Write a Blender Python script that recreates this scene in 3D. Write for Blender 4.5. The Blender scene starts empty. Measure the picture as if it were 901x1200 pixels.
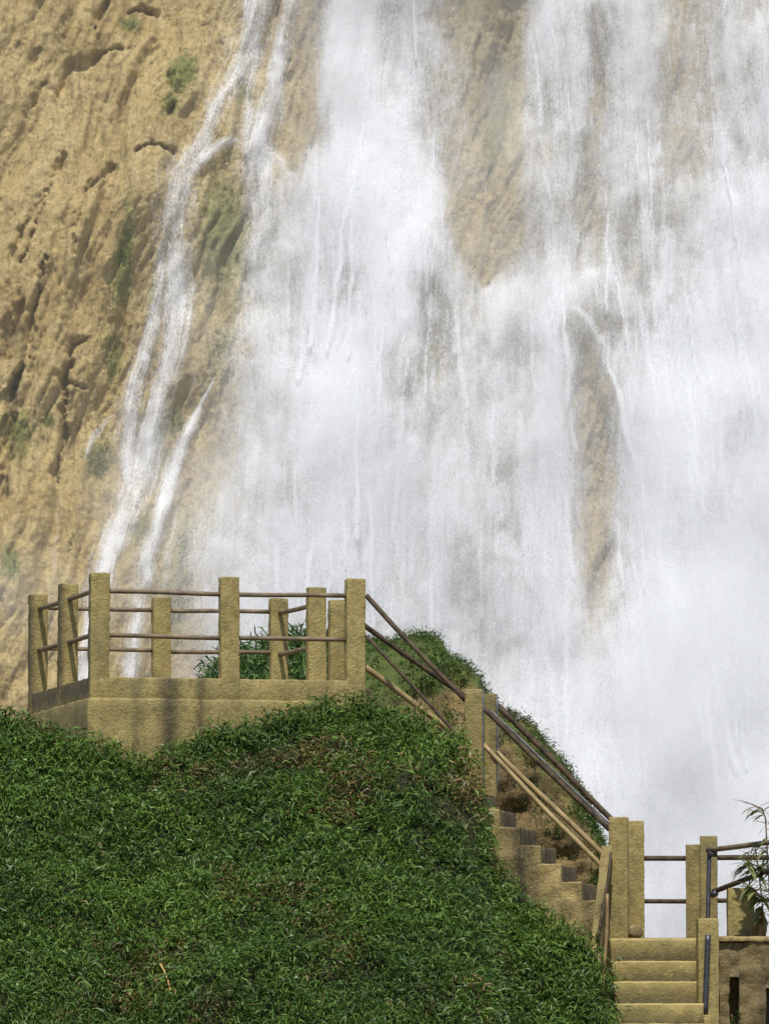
import bpy, math, random
import numpy as np
from mathutils import Vector, Matrix

random.seed(7)
rng = np.random.default_rng(11)
S = bpy.context.scene
COL = S.collection
R = math.radians

# ------------------------------------------------------------------ camera
FPX, CX, CY = 5200.0, 450.5, 600.0
PITCH = math.atan(500.0 / FPX)
cam_data = bpy.data.cameras.new('camera')
cam_data.sensor_fit = 'HORIZONTAL'
cam_data.sensor_width = 36.0
cam_data.lens = 36.0 * FPX / 901.0
cam_data.clip_start = 0.5
cam_data.clip_end = 2000.0
cam = bpy.data.objects.new('camera', cam_data)
cam.location = (0, 0, 0)
cam.rotation_euler = (math.pi / 2 + PITCH, 0, 0)
COL.objects.link(cam)
S.camera = cam

# ------------------------------------------------------------------ light
SUN = Vector((-0.03, -0.56, 1.0)).normalized()
W = bpy.data.worlds.new('World')
S.world = W
W.use_nodes = True
wn = W.node_tree
sky = wn.nodes.new('ShaderNodeTexSky')
sky.sky_type = 'NISHITA'
sky.sun_disc = False
sky.sun_elevation = math.asin(SUN.z)
sky.sun_rotation = math.atan2(SUN.x, SUN.y)
sky.altitude = 600
sky.dust_density = 1.5
bg = wn.nodes['Background']
bg.inputs['Strength'].default_value = 0.13
wn.links.new(sky.outputs[0], bg.inputs['Color'])
sd = bpy.data.lights.new('sun', 'SUN')
sd.energy = 4.3
sd.angle = R(0.53)
sd.color = (1.0, 0.955, 0.87)
sun = bpy.data.objects.new('sun', sd)
sun.rotation_euler = SUN.to_track_quat('Z', 'Y').to_euler()
sun.location = (0, -20, 40)
COL.objects.link(sun)
S.view_settings.view_transform = 'Standard'
S.view_settings.look = 'None'
S.view_settings.gamma = 1.0
S.view_settings.exposure = 0.2
S.cycles.transparent_max_bounces = 24
S.cycles.max_bounces = 6
S.cycles.volume_bounces = 1

# ------------------------------------------------------------------ helpers: projection, noise
CP, SP = math.cos(PITCH), math.sin(PITCH)

def P(px, py, Y):
    """the point at distance Y on the ray through a pixel of the photograph"""
    u = (px - CX) / FPX
    v = (CY - py) / FPX
    t = Y / (CP - v * SP)
    return Vector((u * t, Y, (SP + v * CP) * t))

def project(x, y, z):
    zc = y * CP + z * SP
    return CX + FPX * x / zc, CY - FPX * (-y * SP + z * CP) / zc

_perm = rng.permutation(256)
_perm = np.concatenate([_perm, _perm, _perm])
_g = rng.normal(size=(256, 3))
_g /= np.linalg.norm(_g, axis=1)[:, None]

def perlin(x, y, z):
    x = np.asarray(x, float); y = np.asarray(y, float) + 0 * x; z = np.asarray(z, float) + 0 * x
    xi = np.floor(x).astype(int); yi = np.floor(y).astype(int); zi = np.floor(z).astype(int)
    xf = x - xi; yf = y - yi; zf = z - zi
    xi &= 255; yi &= 255; zi &= 255
    f = lambda t: t * t * t * (t * (t * 6 - 15) + 10)
    u, v, w = f(xf), f(yf), f(zf)
    out = 0
    for dx in (0, 1):
        for dy in (0, 1):
            for dz in (0, 1):
                h = _perm[_perm[_perm[xi + dx] + yi + dy] + zi + dz]
                g = _g[h]
                d = g[..., 0] * (xf - dx) + g[..., 1] * (yf - dy) + g[..., 2] * (zf - dz)
                out = out + d * (u if dx else 1 - u) * (v if dy else 1 - v) * (w if dz else 1 - w)
    return out * 1.5

def fbm(x, y, z=0.0, o=4, gain=0.5):
    a, f, s = 1.0, 1.0, 0.0
    for i in range(o):
        s = s + a * perlin(x * f + 17.3 * i, y * f - 9.1 * i, z * f + 3.7 * i)
        a *= gain; f *= 2.03
    return s

def ridged(x, y, z=0.0, o=4, gain=0.5):
    a, f, s = 1.0, 1.0, 0.0
    for i in range(o):
        s = s + a * (1 - 2 * np.abs(perlin(x * f + 7.7 * i, y * f + 5.3 * i, z * f - 2.2 * i)))
        a *= gain; f *= 2.07
    return s

def smooth(a, b, x):
    t = np.clip((x - a) / (b - a), 0, 1)
    return t * t * (3 - 2 * t)

# ------------------------------------------------------------------ helpers: objects
def link(o, parent=None):
    COL.objects.link(o)
    if parent is not None:
        o.parent = parent
    return o

def tag(o, label=None, cat=None, group=None, kind=None):
    if label: o['label'] = label
    if cat: o['category'] = cat
    if group: o['group'] = group
    if kind: o['kind'] = kind
    return o

def empty(name, loc=(0, 0, 0)):
    o = bpy.data.objects.new(name, None)
    o.location = loc
    o.empty_display_size = 0.2
    return link(o)

def mesh_np(name, verts, quads, mat, parent=None, tris=None, attrs=None, smooth_shade=True):
    """one mesh object from numpy arrays (world coordinates; the parent's location is taken off)"""
    me = bpy.data.meshes.new(name)
    verts = np.asarray(verts, np.float32)
    if parent is not None:
        verts = verts - np.array(parent_origin(parent), np.float32)
    nq = 0 if quads is None else len(quads)
    nt = 0 if tris is None else len(tris)
    me.vertices.add(len(verts))
    me.vertices.foreach_set('co', verts.ravel())
    idx = []
    if nq: idx.append(np.asarray(quads, np.int32).ravel())
    if nt: idx.append(np.asarray(tris, np.int32).ravel())
    idx = np.concatenate(idx)
    me.loops.add(len(idx))
    me.loops.foreach_set('vertex_index', idx)
    me.polygons.add(nq + nt)
    starts = np.concatenate([np.arange(nq) * 4, nq * 4 + np.arange(nt) * 3]).astype(np.int32)
    me.polygons.foreach_set('loop_start', starts)
    me.update(calc_edges=True)
    me.validate()
    if smooth_shade:
        me.polygons.foreach_set('use_smooth', np.ones(len(me.polygons), bool))
    for k, a in (attrs or {}).items():
        a = np.asarray(a, np.float32)
        if a.ndim == 1:
            at = me.attributes.new(k, 'FLOAT', 'POINT'); at.data.foreach_set('value', a)
        elif a.shape[1] == 3:
            at = me.attributes.new(k, 'FLOAT_VECTOR', 'POINT'); at.data.foreach_set('vector', a.ravel())
        else:
            at = me.attributes.new(k, 'FLOAT_COLOR', 'POINT'); at.data.foreach_set('color', a.ravel())
    me.materials.append(mat)
    return link(bpy.data.objects.new(name, me), parent)

def parent_origin(p):
    v = Vector((0, 0, 0))
    while p is not None:
        v += p.location
        p = p.parent
    return v

def grid_quads(nu, nv):
    i = np.arange(nu * nv).reshape(nu, nv)
    return np.stack([i[:-1, :-1], i[1:, :-1], i[1:, 1:], i[:-1, 1:]], -1).reshape(-1, 4)

def block_arrays(o, ex, ey, ez, r=0.012, step=0.07, amp=0.004, freq=9.0):
    """a worn rounded block: corner o, edge vectors ex ey ez"""
    o, ex, ey, ez = [np.array(v, float) for v in (o, ex, ey, ez)]
    L = [np.linalg.norm(e) for e in (ex, ey, ez)]
    cuts = []
    for l in L:
        rr = min(r, l * 0.45)
        n = max(1, int(round((l - 2 * rr) / step)))
        c = np.concatenate([[0, rr * 0.3], np.linspace(rr, l - rr, n + 1), [l - rr * 0.3, l]])
        cuts.append(c)
    n = [len(c) for c in cuts]
    ids, pts, faces = {}, [], []
    def vid(i, j, k):
        key = (i, j, k)
        if key not in ids:
            ids[key] = len(pts)
            pts.append((cuts[0][i], cuts[1][j], cuts[2][k]))
        return ids[key]
    for ax in range(3):
        a, b = (ax + 1) % 3, (ax + 2) % 3
        for side in (0, n[ax] - 1):
            for i in range(n[a] - 1):
                for j in range(n[b] - 1):
                    q = []
                    for (di, dj) in ((0, 0), (1, 0), (1, 1), (0, 1)):
                        t = [0, 0, 0]; t[ax] = side; t[a] = i + di; t[b] = j + dj
                        q.append(vid(*t))
                    faces.append(q if side else q[::-1])
    p = np.array(pts)
    Lr = np.array(L)
    rr = np.minimum(r, Lr * 0.45)
    q = np.clip(p, rr, Lr - rr)
    d = p - q
    nn = np.linalg.norm(d, axis=1)[:, None] + 1e-9
    dirn = d / nn
    p2 = q + dirn * rr.min()
    # face points: keep on their face
    unit = np.stack([ex / L[0], ey / L[1], ez / L[2]])
    base = p2 @ unit + o
    nrm = dirn @ unit
    disp = amp * fbm(base[:, 0] * freq, base[:, 1] * freq, base[:, 2] * freq, 3)
    return base + nrm * disp[:, None], np.array(faces)

def block(name, o, ex, ey, ez, mat, parent=None, attrs=None, **kw):
    v, f = block_arrays(o, ex, ey, ez, **kw)
    # make sure the winding faces outward
    if np.dot(np.cross(np.array(ex, float), np.array(ey, float)), np.array(ez, float)) < 0:
        f = f[:, ::-1]
    a = attrs(v) if attrs else None
    return mesh_np(name, v, f, mat, parent, attrs=a)

def tube(name, p0, p1, r, mat, parent=None, seg=10, n=10, wob=0.0, r1=None, knots=0):
    p0 = np.array(p0, float); p1 = np.array(p1, float)
    d = p1 - p0; L = np.linalg.norm(d); d /= L
    a = np.cross(d, [0.13, 0.31, 0.94]); a /= np.linalg.norm(a)
    b = np.cross(d, a)
    r1 = r if r1 is None else r1
    off = rng.uniform(0, 50)
    t = np.linspace(0, 1, n)
    c = p0 + np.outer(t, d * L)
    c += np.outer(perlin(t * L * 1.3 + off, off, 0.5), a) * wob + np.outer(perlin(t * L * 1.3 + off, off, 9.5), b) * wob
    rad = r + (r1 - r) * t
    if knots:
        rad = rad * (1 + 0.18 * np.exp(-((t * knots) % 1 - 0.5) ** 2 / 0.004))
    ang = np.linspace(0, 2 * np.pi, seg, endpoint=False)
    ring = np.cos(ang)[:, None] * a + np.sin(ang)[:, None] * b
    v = (c[:, None, :] + ring[None] * rad[:, None, None]).reshape(-1, 3)
    q = []
    for i in range(n - 1):
        for j in range(seg):
            k = (j + 1) % seg
            q.append((i * seg + j, i * seg + k, (i + 1) * seg + k, (i + 1) * seg + j))
    v = np.concatenate([v, [c[0], c[-1]]])
    tr = [(len(v) - 2, (j + 1) % seg, j) for j in range(seg)] + [(len(v) - 1, (n - 1) * seg + j, (n - 1) * seg + (j + 1) % seg) for j in range(seg)]
    return mesh_np(name, v, q, mat, parent, tris=tr)

def leaf_arrays(pos, dirn, length, width, droop, col):
    """bent two-segment leaves: 5 vertices, a quad and a triangle each"""
    N = len(pos)
    up = np.array([0, 0, 1.0])
    d = dirn / np.linalg.norm(dirn, axis=1)[:, None]
    rnd = rng.normal(size=(N, 3))
    side = np.cross(d, up + 0.6 * rnd)
    side /= np.linalg.norm(side, axis=1)[:, None] + 1e-9
    L = length[:, None]; w = width[:, None]
    mid = pos + d * L * 0.5
    d2 = d - up * droop[:, None]
    d2 /= np.linalg.norm(d2, axis=1)[:, None]
    tip = mid + d2 * L * 0.5
    v = np.stack([pos - side * w * 0.25, pos + side * w * 0.25, mid + side * w * 0.5, mid - side * w * 0.5, tip], 1)
    base = np.arange(N)[:, None] * 5
    q = base + np.array([[0, 1, 2, 3]])
    t = base + np.array([[3, 2, 4]])
    c = np.repeat(np.concatenate([col, np.ones((N, 1))], 1), 5, axis=0)
    return v.reshape(-1, 3), q, t, c

# ------------------------------------------------------------------ helpers: materials
class NT:
    def __init__(self, name):
        self.m = bpy.data.materials.new(name)
        self.m.use_nodes = True
        self.t = self.m.node_tree
        self.t.nodes.clear()
        self.out = self.n('ShaderNodeOutputMaterial')
    def n(self, kind, **kw):
        nd = self.t.nodes.new(kind)
        for k, v in kw.items():
            setattr(nd, k, v)
        return nd
    def l(self, a, b):
        self.t.links.new(a, b)
    def setv(self, sock, v):
        if isinstance(v, bpy.types.NodeSocket): self.l(v, sock)
        else: sock.default_value = v
    def pos(self):
        return self.n('ShaderNodeNewGeometry').outputs['Position']
    def attr(self, name, out='Fac'):
        return self.n('ShaderNodeAttribute', attribute_name=name).outputs[out]
    def math(self, op, a, b=0.0, c=None, clamp=False):
        nd = self.n('ShaderNodeMath', operation=op, use_clamp=clamp)
        self.setv(nd.inputs[0], a); self.setv(nd.inputs[1], b)
        if c is not None: self.setv(nd.inputs[2], c)
        return nd.outputs[0]
    def vscale(self, v, s, off=(0, 0, 0)):
        nd = self.n('ShaderNodeMapping')
        self.l(v, nd.inputs['Vector'])
        nd.inputs['Scale'].default_value = s
        nd.inputs['Location'].default_value = off
        return nd.outputs[0]
    def noise(self, v, scale, detail=4, rough=0.55, dist=0.0):
        nd = self.n('ShaderNodeTexNoise')
        self.l(v, nd.inputs['Vector'])
        nd.inputs['Scale'].default_value = scale
        nd.inputs['Detail'].default_value = detail
        nd.inputs['Roughness'].default_value = rough
        nd.inputs['Distortion'].default_value = dist
        return nd.outputs['Fac']
    def ramp(self, f, stops):
        nd = self.n('ShaderNodeValToRGB')
        self.l(f, nd.inputs[0])
        e = nd.color_ramp.elements
        while len(e) < len(stops): e.new(0.5)
        for el, (p, c) in zip(e, stops):
            el.position = p
            el.color = (c, c, c, 1) if isinstance(c, (int, float)) else (*c, 1)
        return nd.outputs[0]
    def mix(self, f, a, b, mode='MIX'):
        nd = self.n('ShaderNodeMix', data_type='RGBA', blend_type=mode)
        self.setv(nd.inputs[0], f)
        for s, v in ((nd.inputs[6], a), (nd.inputs[7], b)):
            if isinstance(v, bpy.types.NodeSocket): self.l(v, s)
            else: s.default_value = (*v, 1)
        return nd.outputs[2]
    def remap(self, v, a, b, c=0.0, d=1.0, smoothstep=True):
        nd = self.n('ShaderNodeMapRange', interpolation_type='SMOOTHSTEP' if smoothstep else 'LINEAR')
        for i, x in enumerate((v, a, b, c, d)): self.setv(nd.inputs[i], x)
        return nd.outputs[0]
    def bump(self, h, strength, dist, normal=None):
        nd = self.n('ShaderNodeBump')
        self.l(h, nd.inputs['Height'])
        nd.inputs['Strength'].default_value = strength
        nd.inputs['Distance'].default_value = dist
        if normal is not None: self.l(normal, nd.inputs['Normal'])
        return nd.outputs[0]
    def bsdf(self, col, rough=0.7, spec=0.4, normal=None):
        nd = self.n('ShaderNodeBsdfPrincipled')
        self.setv(nd.inputs['Base Color'], col if isinstance(col, bpy.types.NodeSocket) else (*col, 1))
        self.setv(nd.inputs['Roughness'], rough)
        nd.inputs['Specular IOR Level'].default_value = spec
        if normal is not None: self.l(normal, nd.inputs['Normal'])
        return nd.outputs[0]
    def done(self, s):
        self.l(s, self.out.inputs['Surface'])
        return self.m

def concrete(name, base, dark, light, rough_bump=0.6, stain=0.5, streak=0.5):
    t = NT(name)
    p = t.pos()
    n1 = t.noise(p, 2.3, 5, 0.6)
    n2 = t.noise(p, 14, 5, 0.65)
    n3 = t.noise(t.vscale(p, (6, 6, 0.7)), 1.0, 4, 0.6)
    c = t.mix(t.ramp(n1, [(0.35, 0.0), (0.68, 1.0)]), base, light)
    c = t.mix(t.math('MULTIPLY', t.ramp(n2, [(0.46, 0.0), (0.68, 1.0)]), 0.7), c, dark)
    pit = t.noise(p, 45, 3, 0.6)
    c = t.mix(t.ramp(pit, [(0.30, 0.6), (0.42, 0.0)]), c, dark)
    c = t.mix(t.math('MULTIPLY', t.ramp(n3, [(0.52, 0.0), (0.70, 1.0)]), streak), c, dark)
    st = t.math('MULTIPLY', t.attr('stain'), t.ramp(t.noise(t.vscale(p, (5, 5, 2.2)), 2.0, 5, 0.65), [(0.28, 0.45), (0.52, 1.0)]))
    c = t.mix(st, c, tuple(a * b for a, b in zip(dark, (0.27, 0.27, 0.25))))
    alg = t.noise(p, 1.1, 6, 0.7, 0.6)
    c = t.mix(t.ramp(alg, [(0.50, 0.0), (0.64, 0.55)]), c, tuple(a * b for a, b in zip(dark, (0.72, 0.86, 0.8))))
    spk = t.noise(p, 60, 2, 0.5)
    c = t.mix(t.ramp(spk, [(0.62, 0.0), (0.72, 0.35)]), c, tuple(min(1, x * 1.35) for x in light))
    fine = t.noise(p, 70, 4, 0.6)
    c = t.mix(t.math('MULTIPLY', t.attr('pale'), t.ramp(n2, [(0.35, 0.2), (0.6, 1.0)])), c, tuple(min(1, x * 1.7) for x in light))  # lightened where 'pale' is set: glint of wet step noses painted into the colour
    coarse = t.noise(p, 36, 5, 0.65)
    b = t.bump(coarse, rough_bump, 0.014)
    b = t.bump(fine, rough_bump * 0.8, 0.006, b)
    rgh = t.ramp(n2, [(0.3, 0.42), (0.7, 0.85)])
    return t.done(t.bsdf(c, rgh, 0.45, b))

M = {}
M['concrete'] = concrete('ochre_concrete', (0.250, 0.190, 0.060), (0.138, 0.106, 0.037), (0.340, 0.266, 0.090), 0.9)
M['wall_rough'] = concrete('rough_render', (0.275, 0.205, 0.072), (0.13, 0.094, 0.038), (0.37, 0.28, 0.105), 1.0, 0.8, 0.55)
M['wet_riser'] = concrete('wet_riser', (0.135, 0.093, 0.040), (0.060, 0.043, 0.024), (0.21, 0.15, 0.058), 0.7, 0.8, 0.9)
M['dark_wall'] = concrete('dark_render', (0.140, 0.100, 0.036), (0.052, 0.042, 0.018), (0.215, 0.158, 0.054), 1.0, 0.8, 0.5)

def simple(name, a, b, scale, rough=0.6, spec=0.4, stretch=(1, 1, 1), bump=0.3):
    t = NT(name)
    p = t.vscale(t.pos(), stretch)
    n = t.noise(p, scale, 5, 0.6)
    c = t.mix(t.ramp(n, [(0.35, 0.0), (0.65, 1.0)]), a, b)
    return t.done(t.bsdf(c, rough, spec, t.bump(n, bump, 0.01)))

M['rail'] = simple('weathered_pole', (0.085, 0.060, 0.034), (0.20, 0.145, 0.085), 9, 0.6)
M['rail_dark'] = simple('dark_wet_pole', (0.030, 0.021, 0.013), (0.095, 0.066, 0.038), 12, 0.68, 0.22)
M['bamboo'] = simple('pale_cane', (0.20, 0.145, 0.062), (0.34, 0.25, 0.11), 9, 0.5)
M['pipe'] = simple('dark_pipe', (0.018, 0.018, 0.022), (0.05, 0.048, 0.055), 20, 0.35, 0.5)
M['zinc'] = simple('grey_metal', (0.07, 0.07, 0.07), (0.17, 0.17, 0.165), 15, 0.55, 0.4)
M['stone'] = simple('brown_stone', (0.12, 0.085, 0.04), (0.25, 0.18, 0.08), 18, 0.75, 0.4, (1, 1, 1), 0.8)
M['dark_gap'] = simple('damp_soil', (0.012, 0.010, 0.008), (0.03, 0.024, 0.016), 9, 0.9, 0.2)
M['stem'] = simple('brown_stem', (0.16, 0.10, 0.045), (0.30, 0.20, 0.09), 20)
M['dry'] = simple('dry_stalk', (0.34, 0.19, 0.06), (0.45, 0.28, 0.10), 20)
M['ground'] = simple('bare_ground', (0.10, 0.08, 0.045), (0.20, 0.15, 0.08), 3)

def leaf_material(name):
    t = NT(name)
    c = t.attr('col', 'Color')
    n = t.noise(t.pos(), 40, 2)
    c = t.mix(t.math('MULTIPLY', n, 0.5), c, (0.02, 0.03, 0.01))
    a = t.bsdf(c, 0.48, 0.42)
    tr = t.n('ShaderNodeBsdfTranslucent')
    t.l(c, tr.inputs['Color'])
    mx = t.n('ShaderNodeMixShader')
    mx.inputs[0].default_value = 0.25
    t.l(a, mx.inputs[1]); t.l(tr.outputs[0], mx.inputs[2])
    return t.done(mx.outputs[0])
M['leaf'] = leaf_material('leaf_blades')

def soil_material():
    t = NT('hill_soil')
    p = t.pos()
    c = t.mix(t.noise(p, 6, 5), (0.014, 0.019, 0.007), (0.035, 0.035, 0.014))
    return t.done(t.bsdf(c, 0.9, 0.2, t.bump(t.noise(p, 20), 0.8, 0.03)))
M['soil'] = soil_material()

def rock_material():
    t = NT('travertine_rock')
    p = t.pos()
    n1 = t.noise(p, 0.55, 6, 0.62, 0.6)
    n2 = t.noise(p, 3.2, 7, 0.68, 0.4)
    # strata run steeply from lower left to upper right
    rot = t.n('ShaderNodeMapping')
    t.l(p, rot.inputs['Vector'])
    rot.inputs['Rotation'].default_value = (0, R(15), 0)
    rot.inputs['Scale'].default_value = (3.2, 1.2, 0.55)
    n3 = t.noise(rot.outputs[0], 1.6, 7, 0.66, 0.8)
    c = t.mix(t.ramp(n1, [(0.36, 0.0), (0.62, 1.0)]), (0.49, 0.355, 0.130), (0.62, 0.475, 0.205))
    c = t.mix(t.ramp(n2, [(0.44, 0.0), (0.70, 0.75)]), c, (0.68, 0.54, 0.27))
    c = t.mix(t.ramp(n3, [(0.30, 0.85), (0.46, 0.0)]), c, (0.29, 0.205, 0.09))
    c = t.mix(t.ramp(n2, [(0.27, 0.8), (0.40, 0.0)]), c, (0.24, 0.17, 0.08))
    n4 = t.noise(p, 26, 5, 0.7)
    c = t.mix(t.ramp(n4, [(0.36, 0.55), (0.50, 0.0)]), c, (0.28, 0.20, 0.09))
    c = t.mix(t.ramp(n4, [(0.56, 0.0), (0.70, 0.5)]), c, (0.75, 0.61, 0.33))
    mn = t.noise(p, 5.0, 6, 0.7)
    moss = t.remap(t.math('ADD', t.attr('moss'), t.math('MULTIPLY', t.math('SUBTRACT', t.noise(p, 11.0, 6, 0.75), 0.5), 1.15)), 0.16, 0.66)
    c = t.mix(moss, c, t.mix(n2, (0.12, 0.145, 0.026), (0.26, 0.285, 0.065)))
    dk = t.remap(t.math('ADD', t.attr('dark'), t.math('MULTIPLY', t.math('SUBTRACT', mn, 0.5), 1.2)), 0.30, 0.85)
    c = t.mix(dk, c, (0.085, 0.065, 0.03))
    wet = t.attr('wet')
    c = t.mix(t.math('MULTIPLY', wet, 0.75), c, t.mix(n2, (0.46, 0.41, 0.29), (0.62, 0.56, 0.41)))
    rot2 = t.n('ShaderNodeMapping')
    t.l(p, rot2.inputs['Vector'])
    rot2.inputs['Rotation'].default_value = (0, R(16), 0)
    rot2.inputs['Scale'].default_value = (11, 6, 1.6)
    n5 = t.noise(rot2.outputs[0], 1.3, 6, 0.7, 0.5)
    c = t.mix(t.ramp(n5, [(0.34, 0.5), (0.48, 0.0)]), c, (0.32, 0.23, 0.105))
    c = t.mix(t.ramp(n5, [(0.54, 0.0), (0.72, 0.5)]), c, (0.72, 0.58, 0.31))
    b = t.bump(n3, 0.8, 0.16)
    b = t.bump(n5, 0.8, 0.06, b)
    b = t.bump(n2, 0.65, 0.09, b)
    b = t.bump(t.noise(p, 15, 6, 0.75), 1.0, 0.045, b)
    rgh = t.math('SUBTRACT', 0.78, t.math('MULTIPLY', wet, 0.35))
    return t.done(t.bsdf(c, rgh, 0.35, b))
M['rock'] = rock_material()

def mound_material():
    t = NT('mound_earth')
    p = t.pos()
    n1 = t.noise(p, 1.8, 6, 0.65)
    n2 = t.noise(p, 9, 6, 0.68)
    c = t.mix(t.ramp(n1, [(0.36, 0.0), (0.64, 1.0)]), (0.105, 0.072, 0.028), (0.225, 0.16, 0.062))
    c = t.mix(t.ramp(n2, [(0.35, 0.8), (0.50, 0.0)]), c, (0.05, 0.037, 0.018))
    mo = t.remap(t.math('ADD', t.attr('moss'), t.math('MULTIPLY', t.math('SUBTRACT', n2, 0.5), 1.4)), 0.3, 0.7)
    c = t.mix(mo, c, t.mix(n2, (0.042, 0.066, 0.013), (0.10, 0.13, 0.026)))
    b = t.bump(n1, 0.6, 0.10)
    b = t.bump(n2, 0.9, 0.04, b)
    b = t.bump(t.noise(p, 38, 4), 0.9, 0.02, b)
    return t.done(t.bsdf(c, 0.8, 0.3, b))
M['mound'] = mound_material()

def water_material(name, width, k_streak, k_billow, k_grain, amax=1.0, col=(0.865, 0.875, 0.90), streak=(9, 0.6), transl=0.3, bump=0.2, nsc=1.1):
    """white broken water: coverage from the density of the fall and streaks along its flow"""
    t = NT(name)
    p = t.pos()
    fl = t.attr('flow', 'Vector')
    s1 = t.noise(t.vscale(fl, (streak[0], streak[1], 1)), 1.0, 6, 0.62, 0.3)
    s2 = t.noise(t.vscale(fl, (streak[0] * 4, streak[1] * 3.0, 1), (5, 3, 2)), 1.0, 4, 0.6)
    bl = t.noise(t.vscale(p, (1.0, 1.0, 0.6)), nsc, 8, 0.58, 0.4)
    gr = t.noise(t.vscale(p, (1, 1, 0.55)), 36, 3, 0.7)
    s = t.math('ADD', t.math('MULTIPLY', s1, 0.6), t.math('MULTIPLY', s2, 0.4))
    tot = k_streak + k_billow + k_grain
    n = t.math('ADD', t.math('ADD', t.math('MULTIPLY', s, k_streak / tot), t.math('MULTIPLY', bl, k_billow / tot)), t.math('MULTIPLY', gr, k_grain / tot))
    n = t.remap(n, 0.30, 0.70, 0.0, 1.0, False)
    d = t.attr('dens')
    inv = t.math('SUBTRACT', 1.0, d)
    a = t.remap(n, t.math('SUBTRACT', inv, width), t.math('ADD', inv, width))
    a = t.math('MULTIPLY', a, t.remap(d, 0.01, 0.16))
    a = t.math('MULTIPLY', a, amax)
    b = t.bump(t.math('ADD', bl, t.math('MULTIPLY', s, 0.7)), bump, 0.25)
    df = t.n('ShaderNodeBsdfDiffuse'); df.inputs['Color'].default_value = (*col, 1)
    t.l(b, df.inputs['Normal'])
    tl = t.n('ShaderNodeBsdfTranslucent'); tl.inputs['Color'].default_value = (*col, 1)
    m1 = t.n('ShaderNodeMixShader'); m1.inputs[0].default_value = transl
    t.l(df.outputs[0], m1.inputs[1]); t.l(tl.outputs[0], m1.inputs[2])
    tp = t.n('ShaderNodeBsdfTransparent')
    m2 = t.n('ShaderNodeMixShader')
    t.l(a, m2.inputs[0]); t.l(tp.outputs[0], m2.inputs[1]); t.l(m1.outputs[0], m2.inputs[2])
    return t.done(m2.outputs[0])
M['water'] = water_material('falling_water', 0.46, 0.45, 0.32, 0.42, 0.97, streak=(10, 0.7), bump=0.4)
M['veil'] = water_material('thin_water', 0.36, 0.8, 0.2, 0.6, 0.95, streak=(13, 0.9))
M['spray_sheet'] = water_material('drifting_spray', 0.85, 0.15, 0.55, 0.3, 0.42, streak=(4, 0.4), transl=0.45, bump=0.0, nsc=0.75)
t = NT('water_drops')
M['drops'] = t.done(t.bsdf((0.88, 0.89, 0.90), 0.5, 0.5))

# ================================================================== SETTING
# ground: one sheet, out to the horizon
g = 900.0
gv = [(-g, -g, -1.62), (g, -g, -1.62), (g, g, -1.62), (-g, g, -1.62)]
tag(mesh_np('ground', gv, [(0, 1, 2, 3)], M['ground']), 'bare earth ground below the hill and the falls', kind='structure')

# ---------------------------------------------------------------- cliff
CY0, CLEAN = 68.0, 0.12
def seg_dist(px, py, line):
    """distance to a polyline in photo pixels, with arc length and interpolated width"""
    best = np.full(px.shape, 1e9); along = np.zeros(px.shape); sgn = np.zeros(px.shape); wid = np.zeros(px.shape)
    acc = 0.0
    for (x0, y0, w0), (x1, y1, w1) in zip(line[:-1], line[1:]):
        dx, dy = x1 - x0, y1 - y0
        L = math.hypot(dx, dy)
        tt = np.clip(((px - x0) * dx + (py - y0) * dy) / (L * L), 0, 1)
        d = np.hypot(px - x0 - tt * dx, py - y0 - tt * dy)
        m = d < best
        best = np.where(m, d, best)
        along = np.where(m, acc + tt * L, along)
        sgn = np.where(m, ((px - x0) * dy - (py - y0) * dx) / L, sgn)
        wid = np.where(m, w0 + (w1 - w0) * tt, wid)
        acc += L
    return best, along, sgn, wid

def axis(lo, a, b, hi, fine, coarse):
    return np.concatenate([np.arange(lo, a, coarse), np.arange(a, b, fine), np.arange(b, hi + 1e-6, coarse)])

def blobs(px, py, items):
    s = np.zeros(px.shape)
    for (x, y, rx, ry, ang, k) in items:
        c, q = math.cos(R(ang)), math.sin(R(ang))
        u = ((px - x) * c + (py - y) * q) / rx
        v = (-(px - x) * q + (py - y) * c) / ry
        s = np.maximum(s, k * np.exp(-(u * u + v * v)))
    return s

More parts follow.
